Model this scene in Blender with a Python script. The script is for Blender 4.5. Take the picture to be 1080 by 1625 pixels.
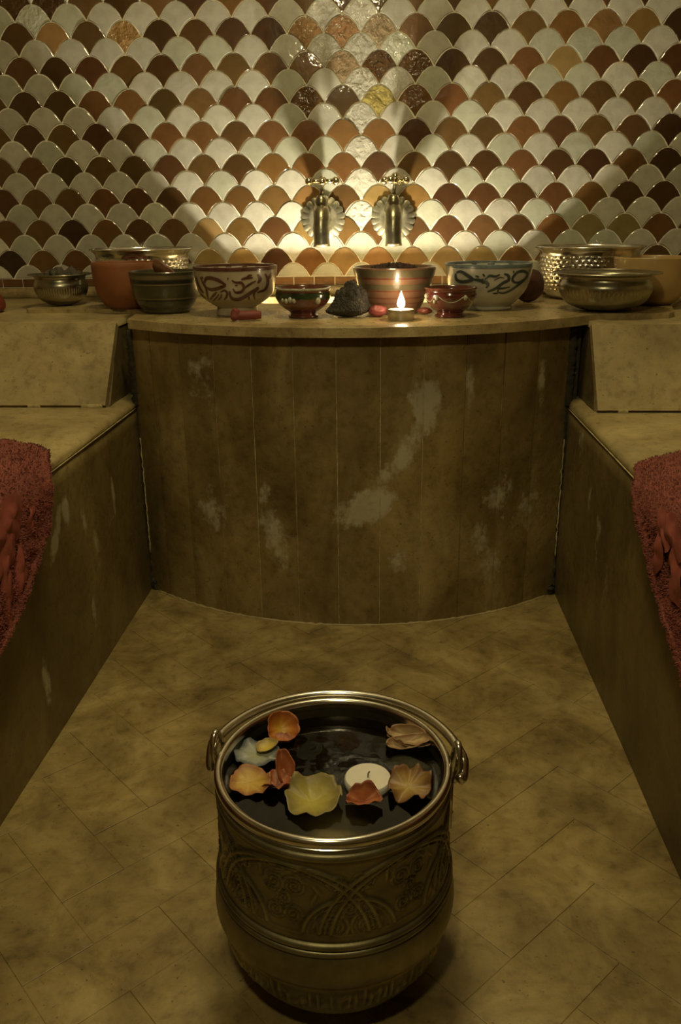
import bpy, bmesh, math, random
import numpy as np
from mathutils import Vector, Matrix, noise
random.seed(7)
PI = math.pi
for o in list(bpy.data.objects): bpy.data.objects.remove(o)
SC = bpy.context.scene
COL = SC.collection

# ------------------------------------------------------------------ camera
cam = bpy.data.cameras.new('camera'); co = bpy.data.objects.new('camera', cam); COL.objects.link(co)
cr = Vector((0.9985406, 0.0529334, -0.0107115)); cu = Vector((-0.0072810, 0.3284730, 0.9444853)); cf = Vector((-0.0535133, 0.9430289, -0.3283790))
M = Matrix((cr, cu, -cf)).transposed().to_4x4(); M.translation = Vector((0, -2.27365, 0.9))
co.matrix_world = M
cam.sensor_fit = 'VERTICAL'; cam.sensor_height = 36; cam.lens = 36 * 1339.43 / 1625
cam.clip_start = 0.02
SC.camera = co
# ------------------------------------------------------------------ world, lights, exposure
w = bpy.data.worlds.new('world'); SC.world = w; w.use_nodes = True
w.node_tree.nodes['Background'].inputs[0].default_value = (1.0, .78, .42, 1)
w.node_tree.nodes['Background'].inputs[1].default_value = 0.006
SC.view_settings.view_transform = 'Standard'; SC.view_settings.look = 'None'
SC.view_settings.gamma = 1; SC.view_settings.use_curve_mapping = False
SC.view_settings.exposure = 0.0

def light(name, kind, loc, power, color, size=.1, rot=(0, 0, 0), spread=None):
    l = bpy.data.lights.new(name, kind); l.energy = power; l.color = color
    if kind == 'AREA':
        l.shape = 'DISK'; l.size = size
        if spread: l.spread = spread
    else: l.shadow_soft_size = size
    o = bpy.data.objects.new(name, l); COL.objects.link(o); o.location = loc; o.rotation_euler = rot
    return o
YW = 0.26                                                # plane of the tiled wall
light('overhead_light', 'AREA', (-.1, -.95, 2.44), 14.0, (1.0, .82, .42), .34)
light('rear_light', 'AREA', (-.16, -2.35, 1.88), 8.5, (1.0, .86, .48), .14, (math.radians(68), 0, 0))  # unseen light above and behind the camera, aimed at the wall
light('basin_light', 'AREA', (-.10, .07, .425), 23, (1.0, .91, .70), .045, (PI, 0, 0))
light('candle_light', 'POINT', (.031, -.392, .742), .42, (1.0, .70, .36), .006)

# ------------------------------------------------------------------ materials
def nodes(name):
    m = bpy.data.materials.new(name); m.use_nodes = True
    nt = m.node_tree; b = nt.nodes['Principled BSDF']
    return m, nt, b
def N(nt, t, **kw):
    n = nt.nodes.new(t)
    for k, v in kw.items():
        if k in n.inputs: n.inputs[k].default_value = v
        else: setattr(n, k, v)
    return n
def ramp(nt, src, stops):
    r = nt.nodes.new('ShaderNodeValToRGB'); e = r.color_ramp.elements
    while len(e) < len(stops): e.new(.5)
    for q, (p_, c) in zip(e, stops): q.position = p_; q.color = (*c, 1)
    nt.links.new(src, r.inputs[0]); return r.outputs[0]
def mixc(nt, f, a, b, mode='MIX'):
    m = nt.nodes.new('ShaderNodeMix'); m.data_type = 'RGBA'; m.blend_type = mode
    for i, v in ((0, f), (6, a), (7, b)):
        if hasattr(v, 'links'): nt.links.new(v, m.inputs[i])
        else: m.inputs[i].default_value = v if i == 0 else (*v, 1)
    return m.outputs[2]
def math_(nt, op, a, b=None, clamp=False):
    m = nt.nodes.new('ShaderNodeMath'); m.operation = op; m.use_clamp = clamp
    for i, v in ((0, a), (1, b)):
        if v is None: continue
        if hasattr(v, 'links'): nt.links.new(v, m.inputs[i])
        else: m.inputs[i].default_value = v
    return m.outputs[0]
def bump(nt, b, h, strength, dist=.002):
    bm_ = N(nt, 'ShaderNodeBump', Strength=strength if not hasattr(strength, 'links') else 1.0, Distance=dist)
    if hasattr(strength, 'links'): nt.links.new(strength, bm_.inputs['Strength'])
    nt.links.new(h, bm_.inputs['Height']); nt.links.new(bm_.outputs[0], b.inputs['Normal'])
def pos(nt): return nt.nodes.new('ShaderNodeNewGeometry').outputs['Position']
def noise_(nt, vec, scale, detail=4, rough=.55, dist=0):
    n = N(nt, 'ShaderNodeTexNoise', Scale=scale, Detail=detail, Roughness=rough, Distortion=dist)
    nt.links.new(vec, n.inputs['Vector']); return n.outputs[0]
def plain(name, col, rough=.5, metal=0, coat=0, var=.15, vscale=30, bmp=.0, bscale=120, spec=.5, sss=0):
    m, nt, b = nodes(name)
    tc = nt.nodes.new('ShaderNodeTexCoord').outputs['Object']
    n = noise_(nt, tc, vscale)
    lo = tuple(c * (1 - var) for c in col); hi = tuple(min(1, c * (1 + var)) for c in col)
    nt.links.new(ramp(nt, n, [(.3, lo), (.7, hi)]), b.inputs['Base Color'])
    b.inputs['Roughness'].default_value = rough; b.inputs['Metallic'].default_value = metal
    b.inputs['Coat Weight'].default_value = coat; b.inputs['Specular IOR Level'].default_value = spec
    b.inputs['Coat Roughness'].default_value = .08
    if sss:
        b.inputs['Subsurface Weight'].default_value = sss; b.inputs['Subsurface Radius'].default_value = (.01, .006, .003)
    if bmp: bump(nt, b, noise_(nt, tc, bscale, 5), bmp)
    return m

def stone(name, c_lo, c_mid, c_hi, patches=(), axis='x', rough=.5, scale=7, streak=(1, 1, .45), objvar=.0):
    """polished limestone plaster: mottled, with limescale stains of fixed place and shape"""
    m, nt, b = nodes(name)
    P = pos(nt)
    mp = nt.nodes.new('ShaderNodeMapping'); mp.inputs['Scale'].default_value = streak; nt.links.new(P, mp.inputs['Vector'])
    n1 = noise_(nt, mp.outputs[0], scale, 7, .62, .6)
    n2 = noise_(nt, P, 45, 5, .65)
    base = ramp(nt, n1, [(.30, c_lo), (.5, c_mid), (.72, c_hi)])
    sp = ramp(nt, n2, [(.3, (.62, .60, .56)), (.48, (1, 1, 1)), (.75, (1.15, 1.15, 1.12))])
    base = mixc(nt, .75, base, sp, 'MULTIPLY')
    n0_ = noise_(nt, P, 2.6, 3, .5, 1.0)
    base = mixc(nt, .8, base, ramp(nt, n0_, [(.32, (.66, .64, .58)), (.5, (1, 1, 1)), (.68, (1.25, 1.24, 1.18))]), 'MULTIPLY')
    pit = ramp(nt, noise_(nt, P, 150, 2, .5), [(.26, (.35, .33, .30)), (.33, (1, 1, 1))])
    base = mixc(nt, .8, base, pit, 'MULTIPLY')
    if objvar:
        oi = nt.nodes.new('ShaderNodeObjectInfo').outputs['Random']
        t = ramp(nt, oi, [(0, (1 - objvar,) * 3), (1, (1 + objvar * .5,) * 3)])
        base = mixc(nt, 1.0, base, t, 'MULTIPLY')
    rg = rough
    if patches:
        sx = nt.nodes.new('ShaderNodeSeparateXYZ'); nt.links.new(P, sx.inputs[0])
        ax = sx.outputs['X'] if axis == 'x' else sx.outputs['Y']; az = sx.outputs['Z']
        nz = noise_(nt, P, 26, 6, .7); tot = None
        mp2 = nt.nodes.new('ShaderNodeMapping'); mp2.inputs['Scale'].default_value = (1, 1, .35); nt.links.new(P, mp2.inputs['Vector'])
        nz2 = noise_(nt, mp2.outputs[0], 70, 4, .7)
        for (px, pz, rx, rz, ang, amt) in patches:
            ca, sa = math.cos(ang), math.sin(ang)
            dx = math_(nt, 'SUBTRACT', ax, px); dz = math_(nt, 'SUBTRACT', az, pz)
            a_ = math_(nt, 'ADD', math_(nt, 'MULTIPLY', dx, ca / rx), math_(nt, 'MULTIPLY', dz, sa / rx))
            b_ = math_(nt, 'ADD', math_(nt, 'MULTIPLY', dx, -sa / rz), math_(nt, 'MULTIPLY', dz, ca / rz))
            r2 = math_(nt, 'ADD', math_(nt, 'MULTIPLY', a_, a_), math_(nt, 'MULTIPLY', b_, b_))
            v = math_(nt, 'MULTIPLY', math_(nt, 'SUBTRACT', 1.0, math_(nt, 'MULTIPLY', r2, .5), True), amt)
            tot = v if tot is None else math_(nt, 'MAXIMUM', tot, v)
        k = math_(nt, 'ADD', tot, math_(nt, 'MULTIPLY', math_(nt, 'SUBTRACT', nz, .5), 1.9))
        k = math_(nt, 'ADD', k, math_(nt, 'MULTIPLY', math_(nt, 'SUBTRACT', nz2, .5), .8))
        mk_ = ramp(nt, k, [(.40, (0, 0, 0)), (.80, (1, 1, 1))])
        g = nt.nodes.new('ShaderNodeRGBToBW'); nt.links.new(mk_, g.inputs[0])
        gate = math_(nt, 'MULTIPLY', g.outputs[0], math_(nt, 'GREATER_THAN', tot, .02))
        base = mixc(nt, math_(nt, 'MULTIPLY', gate, .72), base, (.50, .46, .32))
    nt.links.new(base, b.inputs['Base Color'])
    rr = math_(nt, 'ADD', math_(nt, 'MULTIPLY', n2, .35), rough - .17)
    nt.links.new(rr, b.inputs['Roughness'])
    bump(nt, b, math_(nt, 'ADD', n2, math_(nt, 'MULTIPLY', n1, 2.0)), .45, .0025)
    return m

PATCH = [(.084, .523, .035, .06, 0, 1), (.045, .42, .022, .08, -.5, .8), (-.045, .29, .07, .038, .35, 1), (-.01, .34, .02, .06, -.3, .8), (-.273, .315, .018, .035, 0, .8),
         (-.25, .22, .035, .07, .35, .7), (-.40, .26, .045, .06, 0, .62), (-.24, .17, .02, .05, 0, .8), (.03, .16, .025, .04, 0, .62),
         (.18, .545, .012, .05, 0, .7), (.35, .555, .010, .06, 0, .7), (.258, .289, .05, .06, 0, .5), (.25, .12, .03, .05, 0, .62), (-.41, .56, .04, .08, 0, .5),
         (.33, .25, .05, .06, 0, .5), (.22, .20, .02, .05, 0, .6)]
M_front = stone('basin_stone', (.120, .082, .026), (.225, .160, .058), (.36, .275, .120), PATCH, 'x', .42, 6, (1, 1, .55), .10)
PL = [(-.86, .355, .018, .06, -.75, 1), (-.80, .385, .018, .03, 0, .9), (-.715, .34, .014, .035, .3, .8), (-.526, .33, .010, .045, 0, .8), (-.66, .26, .014, .06, .2, .6), (-.714, .134, .012, .035, 0, .9), (-.976, .124, .016, .045, 0, .95), (-.56, .28, .03, .03, 0, .3)]
PR = [(-.454, .42, .03, .05, 0, .5), (-.57, .34, .012, .04, 0, .65), (-.66, .30, .02, .07, 0, .55), (-.75, .24, .02, .05, 0, .5), (-.70, .15, .012, .03, 0, .5)]
M_bl = stone('bench_stone_left', (.105, .075, .027), (.160, .118, .044), (.26, .20, .085), PL, 'y', .45, 4, (1, 1, .5))
M_br = stone('bench_stone_right', (.085, .060, .022), (.145, .105, .040), (.22, .165, .07), PR, 'y', .45, 4, (1, 1, .5))
M_floor = stone('floor_stone', (.150, .105, .036), (.285, .212, .080), (.43, .335, .145), (), 'x', .45, 8, (1, 1, 1), .07)
M_seat = stone('seat_stone', (.22, .165, .068), (.33, .26, .12), (.42, .34, .165), (), 'x', .55, 5, (1, 1, 1))
M_slab = stone('countertop_stone', (.20, .145, .06), (.34, .26, .12), (.46, .375, .195), (), 'x', .30, 9, (1, 1, 1))
M_mortar = plain('lime_mortar', (.42, .35, .17), .85, var=.4, vscale=60, bmp=.6, bscale=200)
M_dark = plain('dark_gap', (.040, .032, .016), .9, var=.5, vscale=60, bmp=.5)  # near-black that stands in for shade in joints, gaps and hollows
M_grout = plain('white_grout', (.78, .72, .56), .8, var=.1, vscale=40, bmp=.3, bscale=300)
M_plaster = plain('ochre_plaster', (.36, .29, .16), .8, var=.12, vscale=3, bmp=.3, bscale=40)

def glaze(name, rough):
    m, nt, b = nodes(name)
    oi = nt.nodes.new('ShaderNodeObjectInfo'); P = pos(nt)
    n = noise_(nt, P, 38, 4, .6); n3 = noise_(nt, P, 260, 2)
    c = mixc(nt, .6, oi.outputs['Color'], ramp(nt, n, [(.3, (.74, .72, .68)), (.55, (1, 1, 1)), (.8, (1.18, 1.15, 1.1))]), 'MULTIPLY')
    pits = ramp(nt, n3, [(.72, (1, 1, 1)), (.80, (.55, .5, .45))])
    c = mixc(nt, .8, c, pits, 'MULTIPLY')
    nt.links.new(c, b.inputs['Base Color'])
    b.inputs['Roughness'].default_value = rough; b.inputs['Specular IOR Level'].default_value = .12; b.inputs['Coat Weight'].default_value = .9; b.inputs['Coat Roughness'].default_value = .05
    lump = noise_(nt, P, 46, 3, .5, .4); fine = noise_(nt, P, 150, 2)
    h = math_(nt, 'ADD', lump, math_(nt, 'MULTIPLY', fine, .15))
    bump(nt, b, h, oi.outputs['Alpha'], .012)
    bn = [x for x in nt.nodes if x.bl_idname == 'ShaderNodeBump'][0]
    nt.links.new(bn.outputs[0], b.inputs['Coat Normal'])
    return m
M_glaze = glaze('glazed_terracotta', .28)

M_silver = plain('hammered_silver', (.74, .73, .68), .20, 1, var=.08, vscale=20)
M_brass = plain('aged_brass', (.34, .315, .23), .30, 1, var=.25, vscale=18, bmp=.15, bscale=90)
M_tap = plain('tap_bronze', (.34, .32, .22), .30, 1, var=.35, vscale=35, bmp=.3, bscale=120)
M_knob = plain('polished_brass', (.80, .74, .52), .16, 1, var=.08)
M_flange = plain('flange_brass', (.30, .28, .19), .40, .85, var=.3, vscale=50, bmp=.3)
def bucket_metal():
    m, nt, b = nodes('bucket_brass')
    P = pos(nt); n = noise_(nt, P, 22, 5, .6); n2 = noise_(nt, P, 300, 3)
    c = ramp(nt, n, [(.3, (.14, .12, .058)), (.55, (.22, .195, .105)), (.8, (.32, .29, .17))])
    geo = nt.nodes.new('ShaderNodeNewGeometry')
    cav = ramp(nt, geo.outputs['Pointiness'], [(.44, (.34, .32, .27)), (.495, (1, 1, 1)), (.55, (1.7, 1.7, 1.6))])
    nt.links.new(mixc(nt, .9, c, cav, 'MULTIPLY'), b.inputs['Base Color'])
    b.inputs['Metallic'].default_value = .85; b.inputs['Roughness'].default_value = .42
    bump(nt, b, n2, .12, .001)
    return m
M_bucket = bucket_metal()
M_rim = plain('bucket_rim_brass', (.66, .63, .54), .20, 1, var=.2, vscale=30)
M_bin = plain('bucket_inside', (.10, .085, .045), .35, .7, var=.3, vscale=30)

# ------------------------------------------------------------------ mesh helpers
def tag(o, label, cat, group=None, kind=None):
    if label: o['label'] = label
    if cat: o['category'] = cat
    if group: o['group'] = group
    if kind: o['kind'] = kind
    return o
def empty(name, loc, label, cat, group=None, rz=0):
    o = bpy.data.objects.new(name, None); COL.objects.link(o); o.location = loc; o.rotation_euler = (0, 0, rz)
    o.empty_display_size = .05
    return tag(o, label, cat, group)
def mk(name, verts, faces, mat, parent=None, smooth=True, loc=None):
    me = bpy.data.meshes.new(name); me.from_pydata([tuple(v) for v in verts], [], [tuple(f) for f in faces]); me.update()
    if smooth: me.shade_smooth()
    me.materials.append(mat)
    o = bpy.data.objects.new(name, me); COL.objects.link(o)
    if parent: o.parent = parent
    if loc: o.location = loc
    return o
def from_bm(name, bm, mat, parent=None, smooth=False, loc=None):
    me = bpy.data.meshes.new(name); bm.normal_update(); bm.to_mesh(me); bm.free()
    if smooth: me.shade_smooth()
    me.materials.append(mat)
    o = bpy.data.objects.new(name, me); COL.objects.link(o)
    if parent: o.parent = parent
    if loc: o.location = loc
    return o
def bevel_mod(o, wdt, seg=2):
    m = o.modifiers.new('bevel', 'BEVEL'); m.width = wdt; m.segments = seg; m.limit_method = 'ANGLE'; return o
def smooth_angle(o, deg=35):
    me = o.data; me.shade_smooth(); me.set_sharp_from_angle(angle=math.radians(deg)); return o
def revolve(prof, seg=64, disp=None, closed=True, c=(0, 0, 0)):
    """prof: list of (r, z). returns verts, faces"""
    V = []; Fc = []; n = len(prof)
    for j in range(seg):
        t = 2 * PI * j / seg
        for i, (r, z) in enumerate(prof):
            d = disp(t, r, z, i) if disp else 0
            V.append((c[0] + (r + d) * math.cos(t), c[1] + (r + d) * math.sin(t), c[2] + z))
    for j in range(seg):
        k = (j + 1) % seg
        for i in range(n - 1):
            Fc.append((j * n + i, k * n + i, k * n + i + 1, j * n + i + 1))
    return V, Fc
def lathe(name, prof, mat, parent=None, seg=64, disp=None, loc=None, angle=40):
    V, Fc = revolve(prof, seg, disp)
    o = mk(name, V, Fc, mat, parent, True, loc); 
    bm = bmesh.new(); bm.from_mesh(o.data); bmesh.ops.remove_doubles(bm, verts=bm.verts, dist=1e-5)
    bmesh.ops.recalc_face_normals(bm, faces=bm.faces); bm.to_mesh(o.data); bm.free()
    return smooth_angle(o, angle)
def spline(pts, k=6):
    """Catmull-Rom through 2-D/3-D points"""
    P = [np.array(q, float) for q in pts]; P = [2 * P[0] - P[1]] + P + [2 * P[-1] - P[-2]]; out = []
    for i in range(1, len(P) - 2):
        for s in range(k):
            t = s / k; a, b, c, d = P[i - 1], P[i], P[i + 1], P[i + 2]
            out.append(.5 * ((2 * b) + (-a + c) * t + (2 * a - 5 * b + 4 * c - d) * t * t + (-a + 3 * b - 3 * c + d) * t ** 3))
    out.append(P[-2]); return out
def tube(pts, rad, seg=12, cap=True):
    V = []; Fc = []; n = len(pts); pts = [Vector(q) for q in pts]
    rads = rad if hasattr(rad, '__len__') else [rad] * n
    up = None
    for i, q in enumerate(pts):
        t = (pts[min(i + 1, n - 1)] - pts[max(i - 1, 0)]).normalized()
        if up is None: up = t.orthogonal().normalized()
        up = (up - t * up.dot(t)).normalized(); s = t.cross(up)
        for j in range(seg):
            a = 2 * PI * j / seg; V.append(q + (up * math.cos(a) + s * math.sin(a)) * rads[i])
    for i in range(n - 1):
        for j in range(seg):
            k = (j + 1) % seg; Fc.append((i * seg + j, i * seg + k, (i + 1) * seg + k, (i + 1) * seg + j))
    if cap: Fc.append(tuple(range(seg))[::-1]); Fc.append(tuple((n - 1) * seg + j for j in range(seg)))
    return V, Fc
def join(*parts):
    V = []; Fc = []
    for v, f in parts:
        o = len(V); V += [tuple(q) for q in v]; Fc += [tuple(i + o for i in g) for g in f]
    return V, Fc
def sphere(c, r, seg=20, rings=12, sc=(1, 1, 1)):
    V = []; Fc = []
    for i in range(rings + 1):
        a = PI * i / rings
        for j in range(seg):
            t = 2 * PI * j / seg
            V.append((c[0] + r * sc[0] * math.sin(a) * math.cos(t), c[1] + r * sc[1] * math.sin(a) * math.sin(t), c[2] + r * sc[2] * math.cos(a)))
    for i in range(rings):
        for j in range(seg):
            k = (j + 1) % seg; Fc.append((i * seg + j, (i + 1) * seg + j, (i + 1) * seg + k, i * seg + k))
    return V, Fc
def box(x0, x1, y0, y1, z0, z1):
    V = [(x, y, z) for x in (x0, x1) for y in (y0, y1) for z in (z0, z1)]
    return V, [(0, 1, 3, 2), (4, 6, 7, 5), (0, 4, 5, 1), (2, 3, 7, 6), (0, 2, 6, 4), (1, 5, 7, 3)]
def prism(poly, z0, z1):
    n = len(poly); V = [(x, y, z0) for x, y in poly] + [(x, y, z1) for x, y in poly]
    Fc = [tuple(range(n))[::-1], tuple(range(n, 2 * n))] + [(i, (i + 1) % n, n + (i + 1) % n, n + i) for i in range(n)]
    return V, Fc
def nz(x, y, z=0, s=1): return noise.noise(Vector((x * s, y * s, z * s)))
def fixn(o):
    bm = bmesh.new(); bm.from_mesh(o.data); bmesh.ops.recalc_face_normals(bm, faces=bm.faces); bm.to_mesh(o.data); bm.free(); return o

# ------------------------------------------------------------------ room shell
XL, XR, YF, ZC = -1.85, 1.70, -3.3, 2.5
def struct(name, geo, mat, **k):
    o = mk(name, geo[0], geo[1], mat, smooth=False, **k); o['kind'] = 'structure'; return o
floor = struct('floor', box(XL, XR, YF, YW + .1, -.05, -.0012), M_floor)
struct('ceiling', box(XL, XR, YF, YW + .1, ZC, ZC + .05), M_plaster)
struct('wall_left', box(XL - .05, XL, YF, YW + .1, -.05, ZC), M_plaster)
struct('wall_right', box(XR, XR + .05, YF, YW + .1, -.05, ZC), M_plaster)
struct('wall_front', box(XL, XR, YF - .05, YF, -.05, ZC), M_plaster)
wall = struct('wall_back', box(XL, XR, YW, YW + .1, -.05, ZC), M_grout)
# plain plaster above the tiling is the same wall; stone band under the tiles
vb = []
V = []; Fc = []
nx = 120
prof = [(YW, .685), (YW - .030, .685), (YW - .030, .703), (YW - .026, .712), (YW - .016, .7155), (YW, .716)]
for i in range(nx + 1):
    x = XL + (XR - XL) * i / nx
    for j, (y, z) in enumerate(prof):
        k = .0025 * nz(x * 9, j * .7, 2.2) if 0 < j < 5 else 0
        V.append((x, y + k, z + k))
np_ = len(prof)
for i in range(nx):
    for j in range(np_ - 1): Fc.append((i * np_ + j, (i + 1) * np_ + j, (i + 1) * np_ + j + 1, i * np_ + j + 1))
o = mk('trim_1', V, Fc, M_slab); o['kind'] = 'structure'; fixn(o)

# ------------------------------------------------------------------ scallop tiles on the back wall
TW, TP = .097977, .083666            # tile width, spacing between brown rows
HX, HP = TW / 2, TP / 2
X0, Z0 = -1.006417, 1.491742 - TP    # apex of brown row 1, column 0
ZB = .7425                           # top of the border course
def scale_poly(gap=.0015):
    pts = []
    K = 11
    up = [(-HX + 2 * HX * i / (2 * K), 0) for i in range(2 * K + 1)]
    top = [(x, -HP * abs(x / HX) ** 2.15) for x, _ in up]
    right = []
    for i in range(1, K + 1):                                # from the right cusp down to the tip
        x = HX - HX * i / K
        right.append((x, -HP - HP * abs((HX - x) / HX) ** 2.15))
    left = [(-x, z) for x, z in right[::-1]][1:]
    poly = top + right + left
    # inset by the grout gap (mitred)
    n = len(poly); out = []
    P = [Vector(q) for q in poly]
    for i in range(n):
        a, b, c = P[i - 1], P[i], P[(i + 1) % n]
        d1 = (b - a); d2 = (c - b)
        if d1.length < 1e-7 or d2.length < 1e-7: continue
        d1.normalize(); d2.normalize()
        n1 = Vector((d1.y, -d1.x)); n2 = Vector((d2.y, -d2.x))
        m_ = (n1 + n2); 
        if m_.length < 1e-6: m_ = n1
        m_.normalize(); s = gap / max(.22, m_.dot(n1))
        out.append(b + m_ * s)
    return out
SP = scale_poly()
def clip_low(poly, zmin):
    out = []; n = len(poly)
    for i in range(n):
        a, b = poly[i], poly[(i + 1) % n]
        if a.y >= zmin: out.append(a)
        if (a.y >= zmin) != (b.y >= zmin):
            t = (zmin - a.y) / (b.y - a.y); out.append(a + (b - a) * t)
    return out
def tile_mesh(poly, seed):
    """glazed tile: rim set back, face proud and slightly pillowed, in local x,z (y outward is -)"""
    rnd = random.Random(seed)
    c = Vector((sum(p_.x for p_ in poly) / len(poly), sum(p_.y for p_ in poly) / len(poly)))
    n = len(poly); V = []; Fc = []
    jit = [rnd.uniform(-.0005, .0005) for _ in poly]
    P = [p_ + (p_ - c).normalized() * jit[i] for i, p_ in enumerate(poly)]
    for p_ in P: V.append((p_.x, 0, p_.y))
    for p_ in P: V.append((p_.x, -.0009, p_.y))
    for p_ in P:
        q = c + (p_ - c) * .965; V.append((q.x, -.0016, q.y))
    for p_ in P:
        q = c + (p_ - c) * .5; V.append((q.x, -.0019, q.y))
    V.append((c.x, -.0020, c.y))
    for L in range(3):
        for i in range(n):
            k = (i + 1) % n; Fc.append((L * n + i, L * n + k, (L + 1) * n + k, (L + 1) * n + i))
    for i in range(n): Fc.append((3 * n + i, 3 * n + (i + 1) % n, 4 * n))
    me = bpy.data.meshes.new('scallop_tile'); me.from_pydata(V, [], Fc); me.update()
    bm = bmesh.new(); bm.from_mesh(me); bmesh.ops.recalc_face_normals(bm, faces=bm.faces); bm.to_mesh(me); bm.free()
    me.shade_smooth(); me.set_sharp_from_angle(angle=math.radians(10)); me.materials.append(M_glaze); return me
TM = [tile_mesh(SP, s) for s in range(8)]
wild = {}                                              # tiles with heavily rippled glaze
for (i, j) in [(1, 8), (1, 9), (1, 10), (2, 9), (2, 10), (2, 11), (3, 8), (3, 10), (3, 11), (0, 0), (0, 1), (1, 3)]: wild[(i, j)] = 1
wildw = {(0, 8): .8, (1, 8): 1, (2, 9): 1, (3, 9): .7, (1, 9): .6, (4, 9): .7, (0, 0): .8, (6, 9): 1, (6, 8): .6, (5, 9): .6, (0, 9): .5, (1, 10): .4, (2, 10): .5}
SPECB = {(1, 1): 'o', (1, 3): 'o', (1, 8): 'o', (1, 9): 'o', (1, 10): 'p', (2, 9): 'p', (3, 10): 'y', (7, 16): 'g', (7, 17): 'g', (2, 15): 'o', (1, 16): 'm', (1, 17): 'm', (1, 2): 'd',
         (8, 6): 'o', (8, 5): 'o', (8, 9): 'o', (8, 10): 'o', (8, 11): 'o', (8, 12): 'o', (8, 13): 'o', (7, 5): 'o', (6, 10): 'o', (6, 11): 'm', (6, 8): 'm', (7, 8): 'm'}
rnd = random.Random(3)
far_b = []; far_w = []
def place_tile(name, x, z, mesh, col, rip, tilt):
    o = bpy.data.objects.new(name, mesh); COL.objects.link(o); o.parent = wall
    sink = .084 * max(0, tilt[0]) + .049 * abs(tilt[1])
    o.location = (x, YW - .0003 - sink, z); o.rotation_euler = (tilt[0], 0, tilt[1]); o.color = (*col, rip)
    return o
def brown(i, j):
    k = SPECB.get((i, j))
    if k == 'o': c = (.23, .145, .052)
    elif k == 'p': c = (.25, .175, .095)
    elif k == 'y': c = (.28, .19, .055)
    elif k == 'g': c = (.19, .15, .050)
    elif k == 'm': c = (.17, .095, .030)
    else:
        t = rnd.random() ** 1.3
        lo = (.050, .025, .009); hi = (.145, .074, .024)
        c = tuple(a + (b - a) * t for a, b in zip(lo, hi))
        dark = max(0, (j - 12) / 14, (5 - j) / 10); c = tuple(q * (1 - .38 * min(1, dark)) for q in c)  # browns darkened toward both ends: side shade put into the tile colour
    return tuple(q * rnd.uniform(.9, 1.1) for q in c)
def white():
    t = rnd.random(); g = rnd.random() < .3
    c = (.395, .375, .30) if not g else (.35, .35, .26)
    return tuple(q * (.86 + .2 * t) for q in c)
for i in range(-1, 11):
    for j in range(-3, 22):
        zr = Z0 - i * TP + TP                      # row i apex (row 1 = Z0)
        for kind in ('brown', 'white'):
            x = X0 + j * TW + (HX if kind == 'white' else 0); z = zr - (HP if kind == 'white' else 0)
            x += rnd.uniform(-.0006, .0006); z += rnd.uniform(-.0006, .0006)
            if z < ZB + .004: continue
            inview = -1 <= j <= 19 and i >= 0
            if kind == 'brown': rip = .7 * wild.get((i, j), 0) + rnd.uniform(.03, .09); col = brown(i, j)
            else: rip = .6 * wildw.get((i, j), 0) + rnd.uniform(.025, .08); col = white()
            tilt = (max(-.022, min(.022, rnd.gauss(0, .012))), max(-.022, min(.022, rnd.gauss(0, .012))))
            if inview:
                if z - TP < ZB + .003:
                    pl = clip_low(SP, ZB + .0012 - z)
                    if len(pl) < 4: continue
                    me = tile_mesh(pl, i * 31 + j)
                else: me = rnd.choice(TM)
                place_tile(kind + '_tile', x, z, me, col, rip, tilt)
            else:
                (far_b if kind == 'brown' else far_w).append((x, z))
for nm, L, col in (('brown_tiles', far_b, (.17, .07, .024)), ('white_tiles', far_w, (.55, .52, .42))):
    V = []; Fc = []
    for x, z in L:
        pl = clip_low(SP, max(-1, ZB + .0012 - z))
        if len(pl) < 4: continue
        n = len(pl); o_ = len(V)
        V += [(x + q.x, YW, z + q.y) for q in pl] + [(x + q.x, YW - .0035, z + q.y) for q in pl]
        Fc += [(o_ + a, o_ + (a + 1) % n, o_ + n + (a + 1) % n, o_ + n + a) for a in range(n)] + [tuple(o_ + n + a for a in range(n))]
    o = fixn(mk(nm, V, Fc, M_glaze, wall, False)); o.color = (*col, .1); o['kind'] = 'stuff'
bw_ = .0595; x = -1.33
while x < 1.2:
    w_ = bw_ * rnd.uniform(.92, 1.06)
    V = [(-w_ / 2, 0, 0), (w_ / 2, 0, 0), (w_ / 2, 0, .022), (-w_ / 2, 0, .022)]
    V += [(a, -.0026, c) for a, b, c in V] + [(a * .93, -.0040, .011 + (c - .011) * .84) for a, b, c in V]
    Fc = [(k, (k + 1) % 4, 4 + (k + 1) % 4, 4 + k) for k in range(4)] + [(4 + k, 4 + (k + 1) % 4, 8 + (k + 1) % 4, 8 + k) for k in range(4)] + [(8, 9, 10, 11)]
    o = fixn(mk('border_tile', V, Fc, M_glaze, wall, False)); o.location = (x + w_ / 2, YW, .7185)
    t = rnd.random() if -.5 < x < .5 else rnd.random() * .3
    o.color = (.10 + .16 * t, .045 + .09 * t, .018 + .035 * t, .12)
    x += w_ + .0028

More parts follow.
